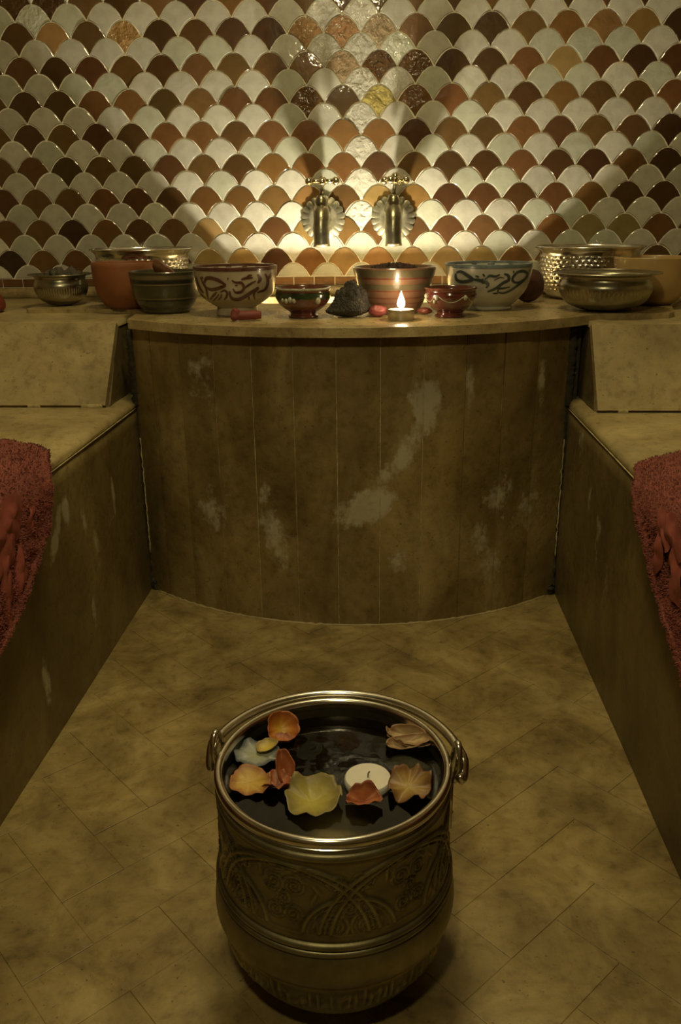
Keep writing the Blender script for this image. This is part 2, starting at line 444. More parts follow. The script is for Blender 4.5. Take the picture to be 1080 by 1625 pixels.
# ------------------------------------------------------------------ floor bricks laid in herringbone on the diagonal
XFL, XFR = -.6025, .4254
def clip(poly, f):
    out = []; n = len(poly)
    for i in range(n):
        a, b = poly[i], poly[(i + 1) % n]; fa, fb = f(a), f(b)
        if fa >= 0: out.append(a)
        if (fa >= 0) != (fb >= 0): out.append(tuple(a[k] + (b[k] - a[k]) * fa / (fa - fb) for k in range(2)))
    return out
CELL = .0965; s2 = math.sqrt(.5)
ub, vb_ = -.70, -.548
nb = 0
for a in range(-24, 14):
    for b in range(-24, 22):
        d = (a - b) % 4
        if d == 0: r = (a, a + 2, b, b + 1)
        elif d == 2: r = (a, a + 1, b - 1, b + 1)
        else: continue
        g = .0004
        u0, u1, v0, v1 = ub + r[0] * CELL + g, ub + r[1] * CELL - g, vb_ + r[2] * CELL + g, vb_ + r[3] * CELL - g
        P = [((u - v) * s2, (u + v) * s2) for u, v in ((u0, v0), (u1, v0), (u1, v1), (u0, v1))]
        cy_ = sum(q[1] for q in P) / 4
        if cy_ > -.2 or cy_ < -1.78: continue
        for f in (lambda q: q[0] - XFL, lambda q: XFR - q[0]):
            P = clip(P, f)
            if len(P) < 3: break
        if len(P) < 3: continue
        cx_ = sum(q[0] for q in P) / len(P); cy_ = sum(q[1] for q in P) / len(P)
        z1 = rnd.uniform(-.0003, .0002); tx, ty = rnd.gauss(0, .0018), rnd.gauss(0, .0018)
        n = len(P); V = [(q[0] - cx_, q[1] - cy_, -.0035) for q in P]
        V += [(q[0] - cx_, q[1] - cy_, z1 - .0003 + tx * (q[0] - cx_) + ty * (q[1] - cy_)) for q in P]
        V += [((q[0] - cx_) * .99, (q[1] - cy_) * .99, z1 + tx * (q[0] - cx_) + ty * (q[1] - cy_)) for q in P]
        Fc = [(L * n + k, L * n + (k + 1) % n, (L + 1) * n + (k + 1) % n, (L + 1) * n + k) for L in range(2) for k in range(n)] + [tuple(2 * n + k for k in range(n))]
        fixn(mk('floor_brick', V, Fc, M_floor, floor, False, (cx_, cy_, 0))); nb += 1

# ------------------------------------------------------------------ stone benches with sloping backs
def bench(side):
    L = side == 'left'
    xe = XFL if L else XFR                       # channel face
    xo = XL + .01 if L else XR - .01             # far side
    s = -1 if L else 1                           # direction away from the channel
    root = empty('stone_bench', (0, 0, 0), ('stone bench with sloping back along the left side of the floor' if L else 'stone bench with sloping back along the right side of the floor'), 'bench')
    mat = M_bl if L else M_br
    # face panel
    V = []; Fc = []; ny = 60; nzz = 14
    y0, y1 = -3.2, .0
    for i in range(ny + 1):
        y = y0 + (y1 - y0) * i / ny
        for j in range(nzz + 1):
            z = .4735 * j / nzz - .0045 * (j == 0)
            V.append((xe + s * (.0005 + .0025 * (nz(y * 3, z * 4, 1.3 + s))) , y, z))
    for i in range(ny):
        for j in range(nzz):
            a = i * (nzz + 1) + j; Fc.append((a, a + nzz + 1, a + nzz + 2, a + 1))
    n0 = len(V)
    V += [(xe + s * .06, y0, -.0045), (xe + s * .06, y1, -.0045), (xe + s * .06, y1, .4735), (xe + s * .06, y0, .4735)]
    Fc += [(n0, n0 + 1, n0 + 2, n0 + 3)]
    top = [i * (nzz + 1) + nzz for i in range(ny + 1)]; Fc.append(tuple(top) + (n0 + 2, n0 + 3))
    fixn(mk('front_panel', V, Fc, mat, root))
    # seat slab with a worn rounded edge
    V = []; Fc = []; ny = 110
    prof = [(.09, .4752), (.0004, .4752), (.0, .4775), (.0, .484), (.006, .4905), (.018, .4945), (.035, .496), (.08, .4962), (.35, .4962), (abs(xo - xe), .4962), (abs(xo - xe), .4752)]
    m = len(prof)
    for i in range(ny + 1):
        y = y0 + (y1 - y0) * i / ny
        for j, (a, z) in enumerate(prof):
            k = .004 * nz(y * 7, j * .35, 5 + s) + .0025 * nz(y * 25, j * .5, 9 + s) if 2 <= j <= 6 else (.0006 * nz(y * 5, j, 2) if j in (7, 8) else 0)
            V.append((xe + s * (a + max(k, -.0012 if a < .003 else k)), y, z - abs(k) * .6))
    for i in range(ny):
        for j in range(m - 1): Fc.append((i * m + j, (i + 1) * m + j, (i + 1) * m + j + 1, i * m + j + 1))
    Fc += [tuple(range(m)), tuple(ny * m + j for j in range(m))]
    o = fixn(mk('seat_slab', V, Fc, M_seat, root))
    sm_ = [(xe - s * .0012, y0 + (y1 - .30 - y0) * i / 40, .4742 + .0006 * nz(i, 3, s)) for i in range(41)]
    mk('seam_mortar', *tube(sm_, .0013, 6), M_mortar, root)
    # core of the ledge behind the back panel (its cheek shows as a dark triangle)
    yb, yt = (-.400, -.290) if L else (-.450, -.367)
    xc = -.634 if L else .450
    V = []; Fc = []
    sec = [(yb + .022, .4965), (yt + .020, .667), (YW - .033, .667), (YW - .033, .4965)]
    for X in (xc + s * .004, xo):
        V += [(X, y, z) for y, z in sec]
    Fc = [(0, 1, 2, 3), (4, 5, 6, 7), (0, 1, 5, 4), (1, 2, 6, 5), (2, 3, 7, 6), (3, 0, 4, 7)]
    fixn(mk('ledge_core', V, Fc, mat, root, False))
    # sloping back panel, standing on little spacers so a dark slot shows below
    d = Vector((0, yt - yb, .675 - .502)); up = d.normalized(); nrm = Vector((0, -up.z, up.y)); th = .020
    nxp = 40; nyp = 10; V = []; Fc = []
    xa = (-.643, xo) if L else (.456, xo); xt_ = (-.634, xo) if L else (.447, xo)
    for i in range(nxp + 1):
        for j in range(nyp + 1):
            t = j / nyp; e0 = xa[0] + (xt_[0] - xa[0]) * t; X = e0 + (xo - e0) * i / nxp
            base = Vector((X, yb, .502)) + d * t
            V.append(base - nrm * 0 + nrm * (-.0008 * nz(X * 8, t * 3, 4)))
    nA = len(V)
    for i in range(nxp + 1):
        for j in range(nyp + 1):
            t = j / nyp; e0 = xa[0] + (xt_[0] - xa[0]) * t; X = e0 + (xo - e0) * i / nxp
            V.append(Vector((X, yb, .502)) + d * t - nrm * th)
    q = nyp + 1
    for i in range(nxp):
        for j in range(nyp):
            a = i * q + j; Fc += [(a, a + q, a + q + 1, a + 1), (nA + a, nA + a + 1, nA + a + q + 1, nA + a + q)]
    for j in range(nyp): Fc.append((j, j + 1, nA + j + 1, nA + j)); a = nxp * q + j; Fc.append((a, a + 1, nA + a + 1, nA + a))
    for i in range(nxp):
        a = i * q; Fc.append((a, a + q, nA + a + q, nA + a)); a += nyp; Fc.append((a, a + q, nA + a + q, nA + a))
    o = fixn(mk('back_panel', V, Fc, M_seat, root)); smooth_angle(o, 40)
    # spacers of mortar closing parts of the slot
    sp = [(-.650, -.700), (-.795, -.825), (-1.05, -1.10), (-1.3, -1.34)] if L else [(.500, .522), (.70, .73), (.95, .99), (1.3, 1.34)]
    for a, b in sp:
        xa_, xb_ = min(a, b), max(a, b)
        V, Fc = box(xa_, xb_, yb - .001, yb + .02, .4955, .5035)
        o = fixn(mk('spacer', V, Fc, M_mortar, root, False)); bevel_mod(o, .002)
    # mortar bed on top of the ledge
    V = []; Fc = []; nxp = 60; nyp = 22
    for i in range(nxp + 1):
        X = xc + s * .002 + (xo - xc - s * .002) * i / nxp
        for j in range(nyp + 1):
            t = j / nyp; y = yt + (YW - .031 - yt) * t
            z = .675 + .012 * min(1, t * 1.2) + .0016 * nz(X * 14, y * 14, 3) + .001 * nz(X * 50, y * 50, 6)
            if j == 0: y += .004; z -= .004
            V.append((X, y, z))
    nA = len(V)
    for i in range(nxp + 1):
        X = xc + s * .002 + (xo - xc - s * .002) * i / nxp
        V += [(X, yt + .004, .664), (X, YW - .031, .664)]
    q = nyp + 1
    for i in range(nxp):
        for j in range(nyp): a = i * q + j; Fc.append((a, a + q, a + q + 1, a + 1))
        Fc.append((i * q, (i + 1) * q, nA + 2 * (i + 1), nA + 2 * i))
    Fc.append(tuple(range(q)) + (nA + 1, nA))
    fixn(mk('ledge_top', V, Fc, M_seat, root))
bench('left'); bench('right')

# ------------------------------------------------------------------ curved basin counter
ctr = empty('basin_counter', (0, 0, 0), 'bow-fronted stone basin counter of upright panels below the two taps', 'counter')
CX_, CY_, RC = -.0885, .265, .76
def arc(a, R=RC): a = math.radians(a); return (CX_ + R * math.sin(a), CY_ - R * math.cos(a))
edges = [-42.6, -36.9 + 0, -29.8, -22.7, -15.6, -8.5, -1.4, 5.7, 12.8, 19.9, 27.0, 34.1, 42.6]
for k in range(12):
    a0, a1 = edges[k], edges[k + 1]; g = .075
    S = 6; RW = 24; V = []; Fc = []
    dr = rnd.uniform(-.0012, .0012); tl = rnd.uniform(-.0015, .0015)
    for i in range(S + 1):
        a = a0 + g + (a1 - a0 - 2 * g) * i / S
        for j in range(RW + 1):
            z = -.004 + .674 * j / RW
            e = min(i, S - i) == 0
            x, y = arc(a, RC + dr + tl * (i / S - .5) - (.0016 if e else 0) + .0012 * nz(a * .3, z * 9, k))
            wob = .0006 * nz(z * 30, k * 3.1, i) if e else 0
            V.append((x + wob, y, z))
    nA = len(V)
    for i in range(S + 1):
        a = a0 + g + (a1 - a0 - 2 * g) * i / S
        for j in range(RW + 1):
            x, y = arc(a, RC - .02); V.append((x, y, -.004 + .674 * j / RW))
    q = RW + 1
    for i in range(S):
        for j in range(RW): a = i * q + j; Fc += [(a, a + q, a + q + 1, a + 1)]
        Fc += [(i * q + RW, (i + 1) * q + RW, nA + (i + 1) * q + RW, nA + i * q + RW)]
    for j in range(RW):
        Fc += [(j, j + 1, nA + j + 1, nA + j), (S * q + j, S * q + j + 1, nA + S * q + j + 1, nA + S * q + j)]
    o = fixn(mk('facing_panel', V, Fc, M_front, ctr)); smooth_angle(o, 30)
# mortar core seen in the joints
V = []; Fc = []
for i in range(49):
    a = -42.6 + 85.2 * i / 48
    for z in (-.004, .669): V.append((*arc(a, RC - .0035), z))
for i in range(48): Fc.append((2 * i, 2 * i + 2, 2 * i + 3, 2 * i + 1))
n0 = len(V)
for i in range(49):
    a = -42.6 + 85.2 * i / 48
    for z in (-.004, .669): V.append((*arc(a, RC - .045), z))
for i in range(48): Fc.append((n0 + 2 * i, n0 + 2 * i + 2, n0 + 2 * i + 3, n0 + 2 * i + 1)); Fc.append((2 * i + 1, 2 * i + 3, n0 + 2 * i + 3, n0 + 2 * i + 1))
Fc += [(0, 1, n0 + 1, n0), (96, 97, n0 + 97, n0 + 96)]
fixn(mk('joint_mortar', V, Fc, M_mortar, ctr, False))
# lumpy mortar fillets: at the foot of the counter and near-black fillets put as the shade of open joints at both ends
def fillet(name, path, r0, mat, parent, seed):
    P = spline(path, 10); rad = [r0 * (1 + .6 * nz(i * .9, seed, 0)) for i in range(len(P))]
    Pj = [(q[0] + .003 * nz(i * .8, seed, 1), q[1] + .003 * nz(i * .8, seed, 2), q[2] + .002 * nz(i * .8, seed, 3)) for i, q in enumerate(P)]
    V, Fc = tube(Pj, rad, 8); return mk(name, V, Fc, mat, parent)
fillet('foot_mortar', [(*arc(a, RC + .001), .0) for a in range(-40, 42, 8)], .0035, M_seat, ctr, 3)
for s, x in ((-1, XFL), (1, XFR)):
    xx, yy = arc(s * 42.9, RC + .003)
    fillet('dark_joint', [(x - s * .003, yy, z) for z in (.0, .1, .2, .3, .4, .475)], .005, M_dark, ctr, 5 + s)
    fillet('dark_joint', [(x - s * .002, yy + .0, z) for z in (.48, .54, .6, .66)], .011, M_dark, ctr, 9 + s)  # wide dark rod standing in for the shaded gap above the bench
    fillet('joint_mortar', [(x - s * .004, yy - .006, z) for z in (.1, .2, .3, .4)], .0016, M_mortar, ctr, 7 + s)
    fillet('dark_joint', [(x - s * .012, yy - .006, z) for z in (.0, .012, .022)], .012, M_dark, ctr, 11 + s)
    # return of the counter behind the benches
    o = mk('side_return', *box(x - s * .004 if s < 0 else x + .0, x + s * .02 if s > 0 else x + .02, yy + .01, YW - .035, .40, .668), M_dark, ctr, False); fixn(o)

# countertop slab with the basin opening
def arcpts(a0, a1, n, R, cy): return [(CX_ + R * math.sin(math.radians(a0 + (a1 - a0) * i / n)), cy - R * math.cos(math.radians(a0 + (a1 - a0) * i / n))) for i in range(n + 1)]
Rs = .795; cys = .265
fr = arcpts(-38.8, 41.2, 60, Rs, cys)
outer = [(-.93, YW - .032), (-.925, -.10), (-.915, -.112), (-.80, -.116), (-.66, -.125), (-.605, -.20)] + fr + [(.475, -.295), (.50, -.285), (.60, -.287), (.64, -.28), (.655, -.26), (.70, -.10), (.86, YW - .032)]
outer = [(x + .002 * nz(x * 30, y * 30, 1), y + .0022 * nz(x * 30, y * 30, 2)) for x, y in outer]
hole = [(.22, .195), (.22, .02), (.19, .002), (-.31, .002), (-.345, .02), (-.345, .195)]
def slab(zb, zt):
    bm = bmesh.new(); loops = []
    for L in (outer, hole):
        vs = [bm.verts.new((x, y, zt)) for x, y in L]; es = [bm.edges.new((vs[i], vs[(i + 1) % len(vs)])) for i in range(len(vs))]; loops.append((vs, es))
    bmesh.ops.triangle_fill(bm, edges=loops[0][1] + loops[1][1], use_beauty=True)
    topf = list(bm.faces)
    r = bmesh.ops.extrude_face_region(bm, geom=topf)
    for v in r['geom']:
        if isinstance(v, bmesh.types.BMVert): v.co.z = zb
    bmesh.ops.recalc_face_normals(bm, faces=bm.faces)
    return bm
o = from_bm('countertop', slab(.669, .690), M_slab, ctr)
bevel_mod(o, .006, 3); smooth_angle(o, 60)
# basin lining: open box
V = []; Fc = []
bx0, bx1, by0, by1, bz = -.345, .22, .002, .195, .40
rimp = hole; n = len(rimp)
V = [(x, y, .669) for x, y in rimp] + [(x, y, bz) for x, y in rimp]
Fc = [(i, (i + 1) % n, n + (i + 1) % n, n + i) for i in range(n)] + [tuple(n + i for i in range(n))]
mk('basin_lining', V, Fc, M_slab, ctr, False)
# lamp in the basin
lp = empty('puck_lamp', (-.10, .07, .40), 'small round lamp lying at the bottom of the basin under the taps', 'lamp')
lathe('lamp_body', [(0, 0), (.046, 0), (.048, .004), (.048, .016), (.044, .02), (.038, .02), (.038, .016), (0, .016)], M_brass, lp, 40)
mE, nt, b = nodes('lamp_lens'); b.inputs['Emission Color'].default_value = (1, .88, .66, 1); b.inputs['Emission Strength'].default_value = 3
lathe('lens', [(0, .019), (.037, .019), (.037, .0165), (0, .0165)], mE, lp, 32)
# ceiling lamp (above the frame)
cl = empty('ceiling_lamp', (-.1, -.95, 2.5), 'round brass ceiling lamp above the middle of the floor', 'lamp')
lathe('lamp_ring', [(.17, 0), (.21, 0), (.21, -.035), (.175, -.04), (.172, -.03)], M_brass, cl, 48)
lathe('canopy', [(0, -.001), (.19, -.001), (.19, -.012), (0, -.012)], M_brass, cl, 48)

# ------------------------------------------------------------------ taps
def tap(x, label, cross, lean):
    t = empty('water_tap', (x, YW - .004, .90), label, 'tap', 'taps over the basin')
    # scalloped rosette
    V = []; Fc = []; n = 160; rings = [(0.0, -.004), (.022, -.006), (.030, -.013), (.040, -.012), (.052, -.006), (.060, -.003)]
    for r, y in rings[1:]:
        for j in range(n):
            a = 2 * PI * j / n; k = abs(math.sin(a * 10)) ** .6
            rr = r * (1 + (.09 * (k - .6) * (r / .06) ** 6)); yy = y - .0012 * k * (r > .055)
            V.append((rr * math.cos(a), yy, rr * math.sin(a)))
    V += [(q[0], -.0005, q[2]) for q in V[-n:]]; V.append((0, -.006, 0))
    R_ = len(rings)
    for i in range(R_ - 1):
        for j in range(n): k = (j + 1) % n; Fc.append((i * n + j, i * n + k, (i + 1) * n + k, (i + 1) * n + j))
    for j in range(n): Fc.append((j, (j + 1) % n, len(V) - 1))
    o = fixn(mk('rosette', V, Fc, M_flange, t)); smooth_angle(o, 50)
    # body: horizontal inlet + upright barrel + curved spout
    q = [(0, 0, 0), (0, -.03, .0), (0, -.05, .0)]
    A = tube(q, [.016, .015, .017], 20)
    pth = spline([(0, -.040, .020), (0, -.062, .016), (0, -.080, .0), (0, -.088, -.03), (lean * .3, -.090, -.073)], 5)
    rd = [.024] * 3 + [.0265] * 6 + [.0255] * (len(pth) - 9)
    rd = [r_ - .004 * (i / (len(pth) - 1)) for i, r_ in enumerate(rd)]; rd[-1] += .0015; rd[-2] += .001
    B = tube(pth, rd, 24)
    C = tube([(0, -.058, .0), (0, -.060, .030), (0, -.061, .040), (0, -.062, .048), (0, -.062, .058), (0, -.062, .062)], [.019, .0165, .019, .018, .0125, .009], 24)
    fixn(mk('tap_body', *join(A, B, C), M_tap, t))
    V, Fc = tube([(0, -.090, -.0735), (0, -.090, -.0738)], [.012, .012], 20)
    mk('spout_mouth', V, Fc, M_dark, t)  # dark disc in place of the shaded inside of the spout
    V, Fc = tube([(0, -.062, .058), (lean, -.063, .092)], [.0055, .0055], 12); mk('stem', V, Fc, M_tap, t)
    h = Vector((lean, -.064, .097))
    S = [sphere(h, .0125)]
    if not cross:
        for s in (-1, 1):
            S.append(tube([h, h + Vector((s * .018, 0, .0)), h + Vector((s * .033, 0, .0))], [.0065, .0055, .0075], 12)); S.append(sphere(h + Vector((s * .037, 0, 0)), .0115))
        S.append(sphere(h + Vector((0, -.008, -.002)), .0105))
    else:
        for ax in (Vector((.92, -.38, 0)), Vector((.38, .92, 0))):
            for s in (-1, 1):
                e = h + ax * (s * .032); S.append(tube([h, h + ax * s * .018, e], [.0065, .0055, .0075], 12)); S.append(sphere(e, .0112))
        S.append(sphere(h + Vector((0, 0, .010)), .0105))
    mk('handle', *join(*S), M_knob, t)
    return t
tap(-.183, 'left brass tap with straight bar handle and scalloped rosette on the tiled wall', False, .004)
tap(.015, 'right brass tap with four-knob cross handle and scalloped rosette on the tiled wall', True, .004)

# ------------------------------------------------------------------ bowls on the counter
ZT = .6905
def bowl_prof(outer_, th, fl=.006):
    """outer profile bottom->rim; returns closed profile with the inside"""
    o_ = outer_; inn = [(max(0, r - th), z + (0 if i else 0)) for i, (r, z) in enumerate(o_)][::-1]
    inn = [q for q in inn if q[1] > fl + .002]
    rim = [(o_[-1][0] - th * .25, o_[-1][1] + th * .35), (o_[-1][0] - th * .75, o_[-1][1] + th * .35)]
    return [(0, .0015)] + o_ + rim + inn + [(0, inn[-1][1] - .001)]
def sp2(pts, k=5): return [tuple(q) for q in spline(pts, k)]

def stroke_mesh(strokes, R_of_z, cxp, base, mpp, off=.0008, zoom=(300, 410, 7.2), inside=False):
    V = []; Fc = []
    for pts, wd in strokes:
        P = [((zoom[0] + a / zoom[2] - cxp) * mpp, (base - zoom[1] - b_ / zoom[2]) * mpp) for a, b_ in pts]
        P = spline(P, 5) if len(P) > 1 else [np.array(P[0]) + (k * .0008, 0) for k in (-2, -1, 0, 1, 2)]
        n = len(P); wh = wd / zoom[2] * mpp / 2 * 1.45
        for i, q in enumerate(P):
            t = P[min(i + 1, n - 1)] - P[max(i - 1, 0)]; t = t / (np.linalg.norm(t) + 1e-9); nn = np.array((-t[1], t[0]))
            tp = min(1, .55 + 1.6 * min(i, n - 1 - i) / n)
            for s in (-1, -.33, .33, 1):
                a = q + nn * s * wh * tp; r = R_of_z(a[1]) + off; xx = max(-.985 * r, min(.985 * r, a[0]))
                V.append((xx, -math.sqrt(max(1e-9, r * r - xx * xx)), a[1]))
        o_ = len(V) - 4 * n
        for i in range(n - 1):
            for s in range(3): Fc.append((o_ + i * 4 + s, o_ + i * 4 + s + 1, o_ + (i + 1) * 4 + s + 1, o_ + (i + 1) * 4 + s))
    return V, Fc
def interp(prof):
    zs = [q[1] for q in prof]; rs = [q[0] for q in prof]
    return lambda z: float(np.interp(z, zs, rs))
def ring(name, prof_fn, z0, z1, mat, parent, off=.0006, seg=64):
    P = [(prof_fn(z) + off, z) for z in (z0, (z0 + z1) / 2, z1)]
    return lathe(name, P, mat, parent, seg)

# -- painted bowls
M_cer1 = plain('cream_glaze', (.40, .34, .23), .28, coat=.5, var=.18, vscale=25)
M_cer2 = plain('pale_grey_glaze', (.44, .42, .33), .25, coat=.6, var=.15, vscale=25)
M_maroon = plain('maroon_glaze', (.095, .035, .022), .3, coat=.4, var=.4, vscale=60)
M_ink = plain('dark_blue_glaze', (.040, .050, .048), .3, coat=.4, var=.4, vscale=60)
M_blue = plain('blue_grey_glaze', (.13, .165, .17), .3, coat=.4, var=.3, vscale=60)
def painted(x, y, R, h, rb, mat, inkm, rimm, strokes, cxp, base, zoom, label, foot, blots):
    t = empty('painted_bowl', (x, y, ZT), label, 'bowl', None)
    O = [(rb * .96, .0), (rb, .003), (rb * .93, foot)] + sp2([(rb * .95, foot + .001), (R * .70, foot + .014), (R * .88, h * .45), (R * .96, h * .7), (R, h)], 5)
    O = [q for i, q in enumerate(O) if i == 0 or q[1] > O[i - 1][1] + 1e-5]
    lathe('bowl_body', bowl_prof(O, .005, .01), mat, t, 80)
    f = interp(O); mpp = R / ((131 if zoom[0] == 300 else 137) / 2)
    k = h / (h + .002)
    mk('painted_script', *stroke_mesh(strokes, f, cxp, base, mpp, zoom=zoom), inkm, t)
    lathe('rim_line', [(f(h - .006) + .0007, h - .006), (R + .0008, h - .001), (R + .0004, h + .0022), (R - .0025, h + .0028), (R - .0055, h + .0022), (R - .0058, h - .003)], rimm, t, 80)
    # brush marks on the inside, seen over the far rim
    for a, wd in blots:
        V = []; Fc = []
        a = math.radians(a); n = 6; o_ = len(V)
        for i in range(n + 1):
            b_ = a + (i / n - .5) * wd; zt = h - .004; zz = zt - .012 * math.sin(PI * i / n) - .002
            for z in (zt, zz): r = f(z) - .0058; V.append((r * math.cos(b_), r * math.sin(b_), z))
        for i in range(n): Fc.append((o_ + 2 * i, o_ + 2 * i + 2, o_ + 2 * i + 3, o_ + 2 * i + 1))
        mk('inside_brush_mark', V, Fc, inkm, t)
    return t
S1 = [([(215, 240), (235, 290), (270, 350), (275, 420), (270, 470)], 22), ([(255, 290), (290, 242), (360, 240), (440, 265), (512, 312)], 28), ([(270, 340), (330, 362), (400, 352), (470, 330), (512, 315)], 26),
      ([(300, 472), (350, 430), (400, 385)], 20), ([(330, 492), (390, 445), (425, 405)], 14), ([(440, 388), (490, 368), (518, 395), (502, 440), (470, 472)], 18), ([(395, 480), (440, 440), (455, 405)], 14),
      ([(580, 260), (620, 285), (680, 290), (703, 340), (670, 385), (610, 390), (585, 350)], 20), ([(545, 375), (555, 450), (620, 472), (700, 442), (780, 390), (850, 345)], 26), ([(680, 255), (740, 240), (800, 238)], 20), ([(735, 235), (765, 215), (795, 212)], 14),
      ([(705, 350), (760, 310), (830, 275)], 16), ([(850, 205), (872, 255), (845, 300)], 22), ([(920, 205), (942, 260), (935, 330), (905, 378), (865, 392), (832, 402)], 18), ([(985, 200), (952, 262)], 20), ([(795, 480), (800, 405), (850, 360)], 14),
      ([(140, 240), (160, 310), (200, 380), (232, 402)], 20), ([(175, 425), (235, 470)], 16), ([(200, 245), (250, 235)], 20), ([(540, 243)], 16), ([(735, 480), (745, 440)], 14), ([(610, 320), (640, 310)], 12)]
painted(-.350, -.270, .096, .108, .049, M_cer1, M_maroon, M_maroon, S1, 375.5, 503, (300, 410, 7.2),
        'cream footed bowl painted with bold maroon brush script', .018, [(150, .12), (130, .14), (110, .15), (85, .14), (65, .12), (45, .1), (20, .2), (165, .1)])
S2 = [([(145, 225), (190, 212), (260, 250), (310, 290), (260, 312), (190, 320), (145, 292), (138, 235)], 26), ([(310, 290), (370, 295), (430, 312), (480, 340), (462, 382)], 24), ([(415, 230), (440, 258)], 14), ([(440, 292), (490, 250), (550, 258), (600, 238)], 18),
      ([(480, 422), (560, 390), (640, 330), (700, 300), (692, 250), (645, 232)], 24), ([(590, 432), (600, 392), (650, 387), (725, 375)], 16), ([(600, 430), (660, 440), (740, 410), (830, 350), (900, 300), (930, 250), (880, 215), (800, 220), (745, 280), (765, 322), (820, 330), (885, 300)], 21),
      ([(752, 215)], 18), ([(955, 212)], 18), ([(540, 442), (600, 440)], 12), ([(340, 250), (380, 265)], 12), ([(540, 300), (600, 270), (650, 275)], 9), ([(470, 300), (430, 330), (400, 300), (430, 280)], 10)]
painted(.241, -.160, .104, .104, .060, M_cer2, M_ink, M_blue, S2, 773.5, 494, (700, 405, 7.2),
        'pale bowl painted with blue-black brush script and a grey-blue rim', .008, [(130, .18), (105, .14), (80, .18), (50, .12), (155, .1)])

# -- hammered silver bowls at the back
def hammered(x, y, R, h, label):
    t = empty('hammered_bowl', (x, y, ZT), label, 'bowl', None)
    O = sp2([(R * .62, 0), (R * .76, .012), (R * .87, .040), (R * .895, .075), (R * .90, h - .022), (R * .93, h - .010), (R * .985, h - .003), (R, h)], 9)
    NS = 200
    def disp(tt, r, z, i):
        if z < .02 or z > h - .022 or i > len(O): return 0
        row = int((z - .02) / .0105); ph = (tt * 46 / (2 * PI) + .5 * (row % 2)) % 1 - .5; zz = ((z - .02) / .0105) % 1 - .5
        return .0022 * math.cos(PI * ph) ** 2 * math.cos(PI * zz) ** 2
    O2 = []
    for i in range(len(O) - 1):
        a, b_ = O[i], O[i + 1]; m_ = 3 if .0 < a[1] < h - .02 else 1
        for k in range(m_): O2.append((a[0] + (b_[0] - a[0]) * k / m_, a[1] + (b_[1] - a[1]) * k / m_))
    O2.append(O[-1])
    nO = len(O2)
    def disp2(tt, r, z, i): return disp(tt, r, z, 0) if 1 <= i <= nO else 0
    lathe('bowl_body', bowl_prof(O2, .002, .004), M_silver, t, 368, disp2, angle=60)
    V, Fc = revolve([(R + .0022 * math.cos(a), h + .0022 * math.sin(a)) for a in [2 * PI * k / 8 for k in range(9)]], 96)
    mk('rolled_rim', V, Fc, M_silver, t)
    return t
hammered(-.672, .113, .1375, .137, 'large hammered silver bowl behind the orange bowl on the left')
hammered(.537, .112, .1415, .133, 'large hammered silver bowl behind the brass bowl on the right')

# -- brass bowls
def brass_bowl(x, y, R, h, label, flute, z0=ZT):
    t = empty('brass_bowl', (x, y, z0), label, 'bowl', None)
    O = sp2([(R * .20, 0), (R * .45, .004), (R * .72, .018), (R * .84, h * .46), (R * .86, h * .66), (R * .80, h * .84), (R * .84, h * .95), (R, h)], 8)
    nO = len(O)
    def disp(tt, r, z, i):
        if not flute or not (1 <= i <= nO) or not (h * .36 < z < h * .62): return 0
        e = math.sin(PI * (z - h * .36) / (h * .26)); return -.0024 * e * max(0, math.cos(tt * 60)) 
    lathe('bowl_body', bowl_prof(O, .002, .003), M_brass, t, 240 if flute else 80, disp, angle=60)
    V, Fc = revolve([(R + .0018 * math.cos(a), h + .0018 * math.sin(a)) for a in [2 * PI * k / 8 for k in range(9)]], 80)
    mk('rolled_rim', V, Fc, M_brass, t); return t
brass_bowl(.506, -.218, .1215, .0855, 'wide brass bowl with flared brim and fluted belly at the right end', True)
brass_bowl(-.862, -.01, .080, .079, 'low brass bowl of dark lumps at the far left end of the countertop', True)

# -- plain clay bowls
M_orange = plain('orange_clay', (.23, .082, .028), .6, var=.15, vscale=15, bmp=.2, spec=.4)
M_cream = plain('ochre_glaze', (.38, .25, .095), .4, coat=.3, var=.15, vscale=10)
M_green = plain('dark_olive_glaze', (.048, .042, .018), .35, coat=.4, var=.35, vscale=20, bmp=.15)
M_band = plain('olive_band_glaze', (.125, .100, .045), .4, coat=.3, var=.3, vscale=20)
M_red = plain('red_clay', (.17, .030, .018), .6, var=.2, vscale=30, bmp=.2)
M_bl = plain('near_black_glaze', (.012, .011, .008), .3, coat=.4)
def clay(name, x, y, prof, th, mat, label, seg=72):
    t = empty(name, (x, y, ZT), label, 'bowl', None)
    O = sp2(prof, 5); O = [q for i, q in enumerate(O) if i == 0 or q[1] > O[i - 1][1] + 1e-5]
    lathe('bowl_body', bowl_prof(O, th, .006), mat, t, seg); return t, interp(O), O
clay('clay_bowl', -.662, -.098, [(.040, 0), (.055, .010), (.070, .035), (.078, .07), (.080, .111)], .005, M_orange, 'plain orange clay bowl between the silver and the dark ribbed bowl')
t, f, O = clay('clay_bowl', .655, -.065, [(.050, 0), (.067, .012), (.084, .040), (.091, .075), (.095, .111)], .006, M_cream, 'ochre yellow bowl at the right end of the countertop')
t, f, O = clay('ribbed_bowl', -.533, -.203, [(.052, 0), (.056, .004), (.058, .010), (.068, .022), (.0755, .040), (.080, .062), (.082, .080), (.0845, .095)], .005, M_green, 'dark olive ribbed bowl next to the maroon script bowl')
for z0, z1 in ((.080, .089), (.0665, .0695), (.034, .0375)): ring('glaze_band', f, z0, z1, M_band, t)
for z0, z1 in ((.0715, .077), (.0305, .033)): ring('dark_band', f, z0, z1, M_bl, t, .0007)
M_stripe = plain('brown_stripe_glaze', (.20, .105, .060), .3, coat=.6, var=.25, vscale=20)
M_rust = plain('rust_line_glaze', (.16, .035, .018), .3, coat=.5, var=.2)
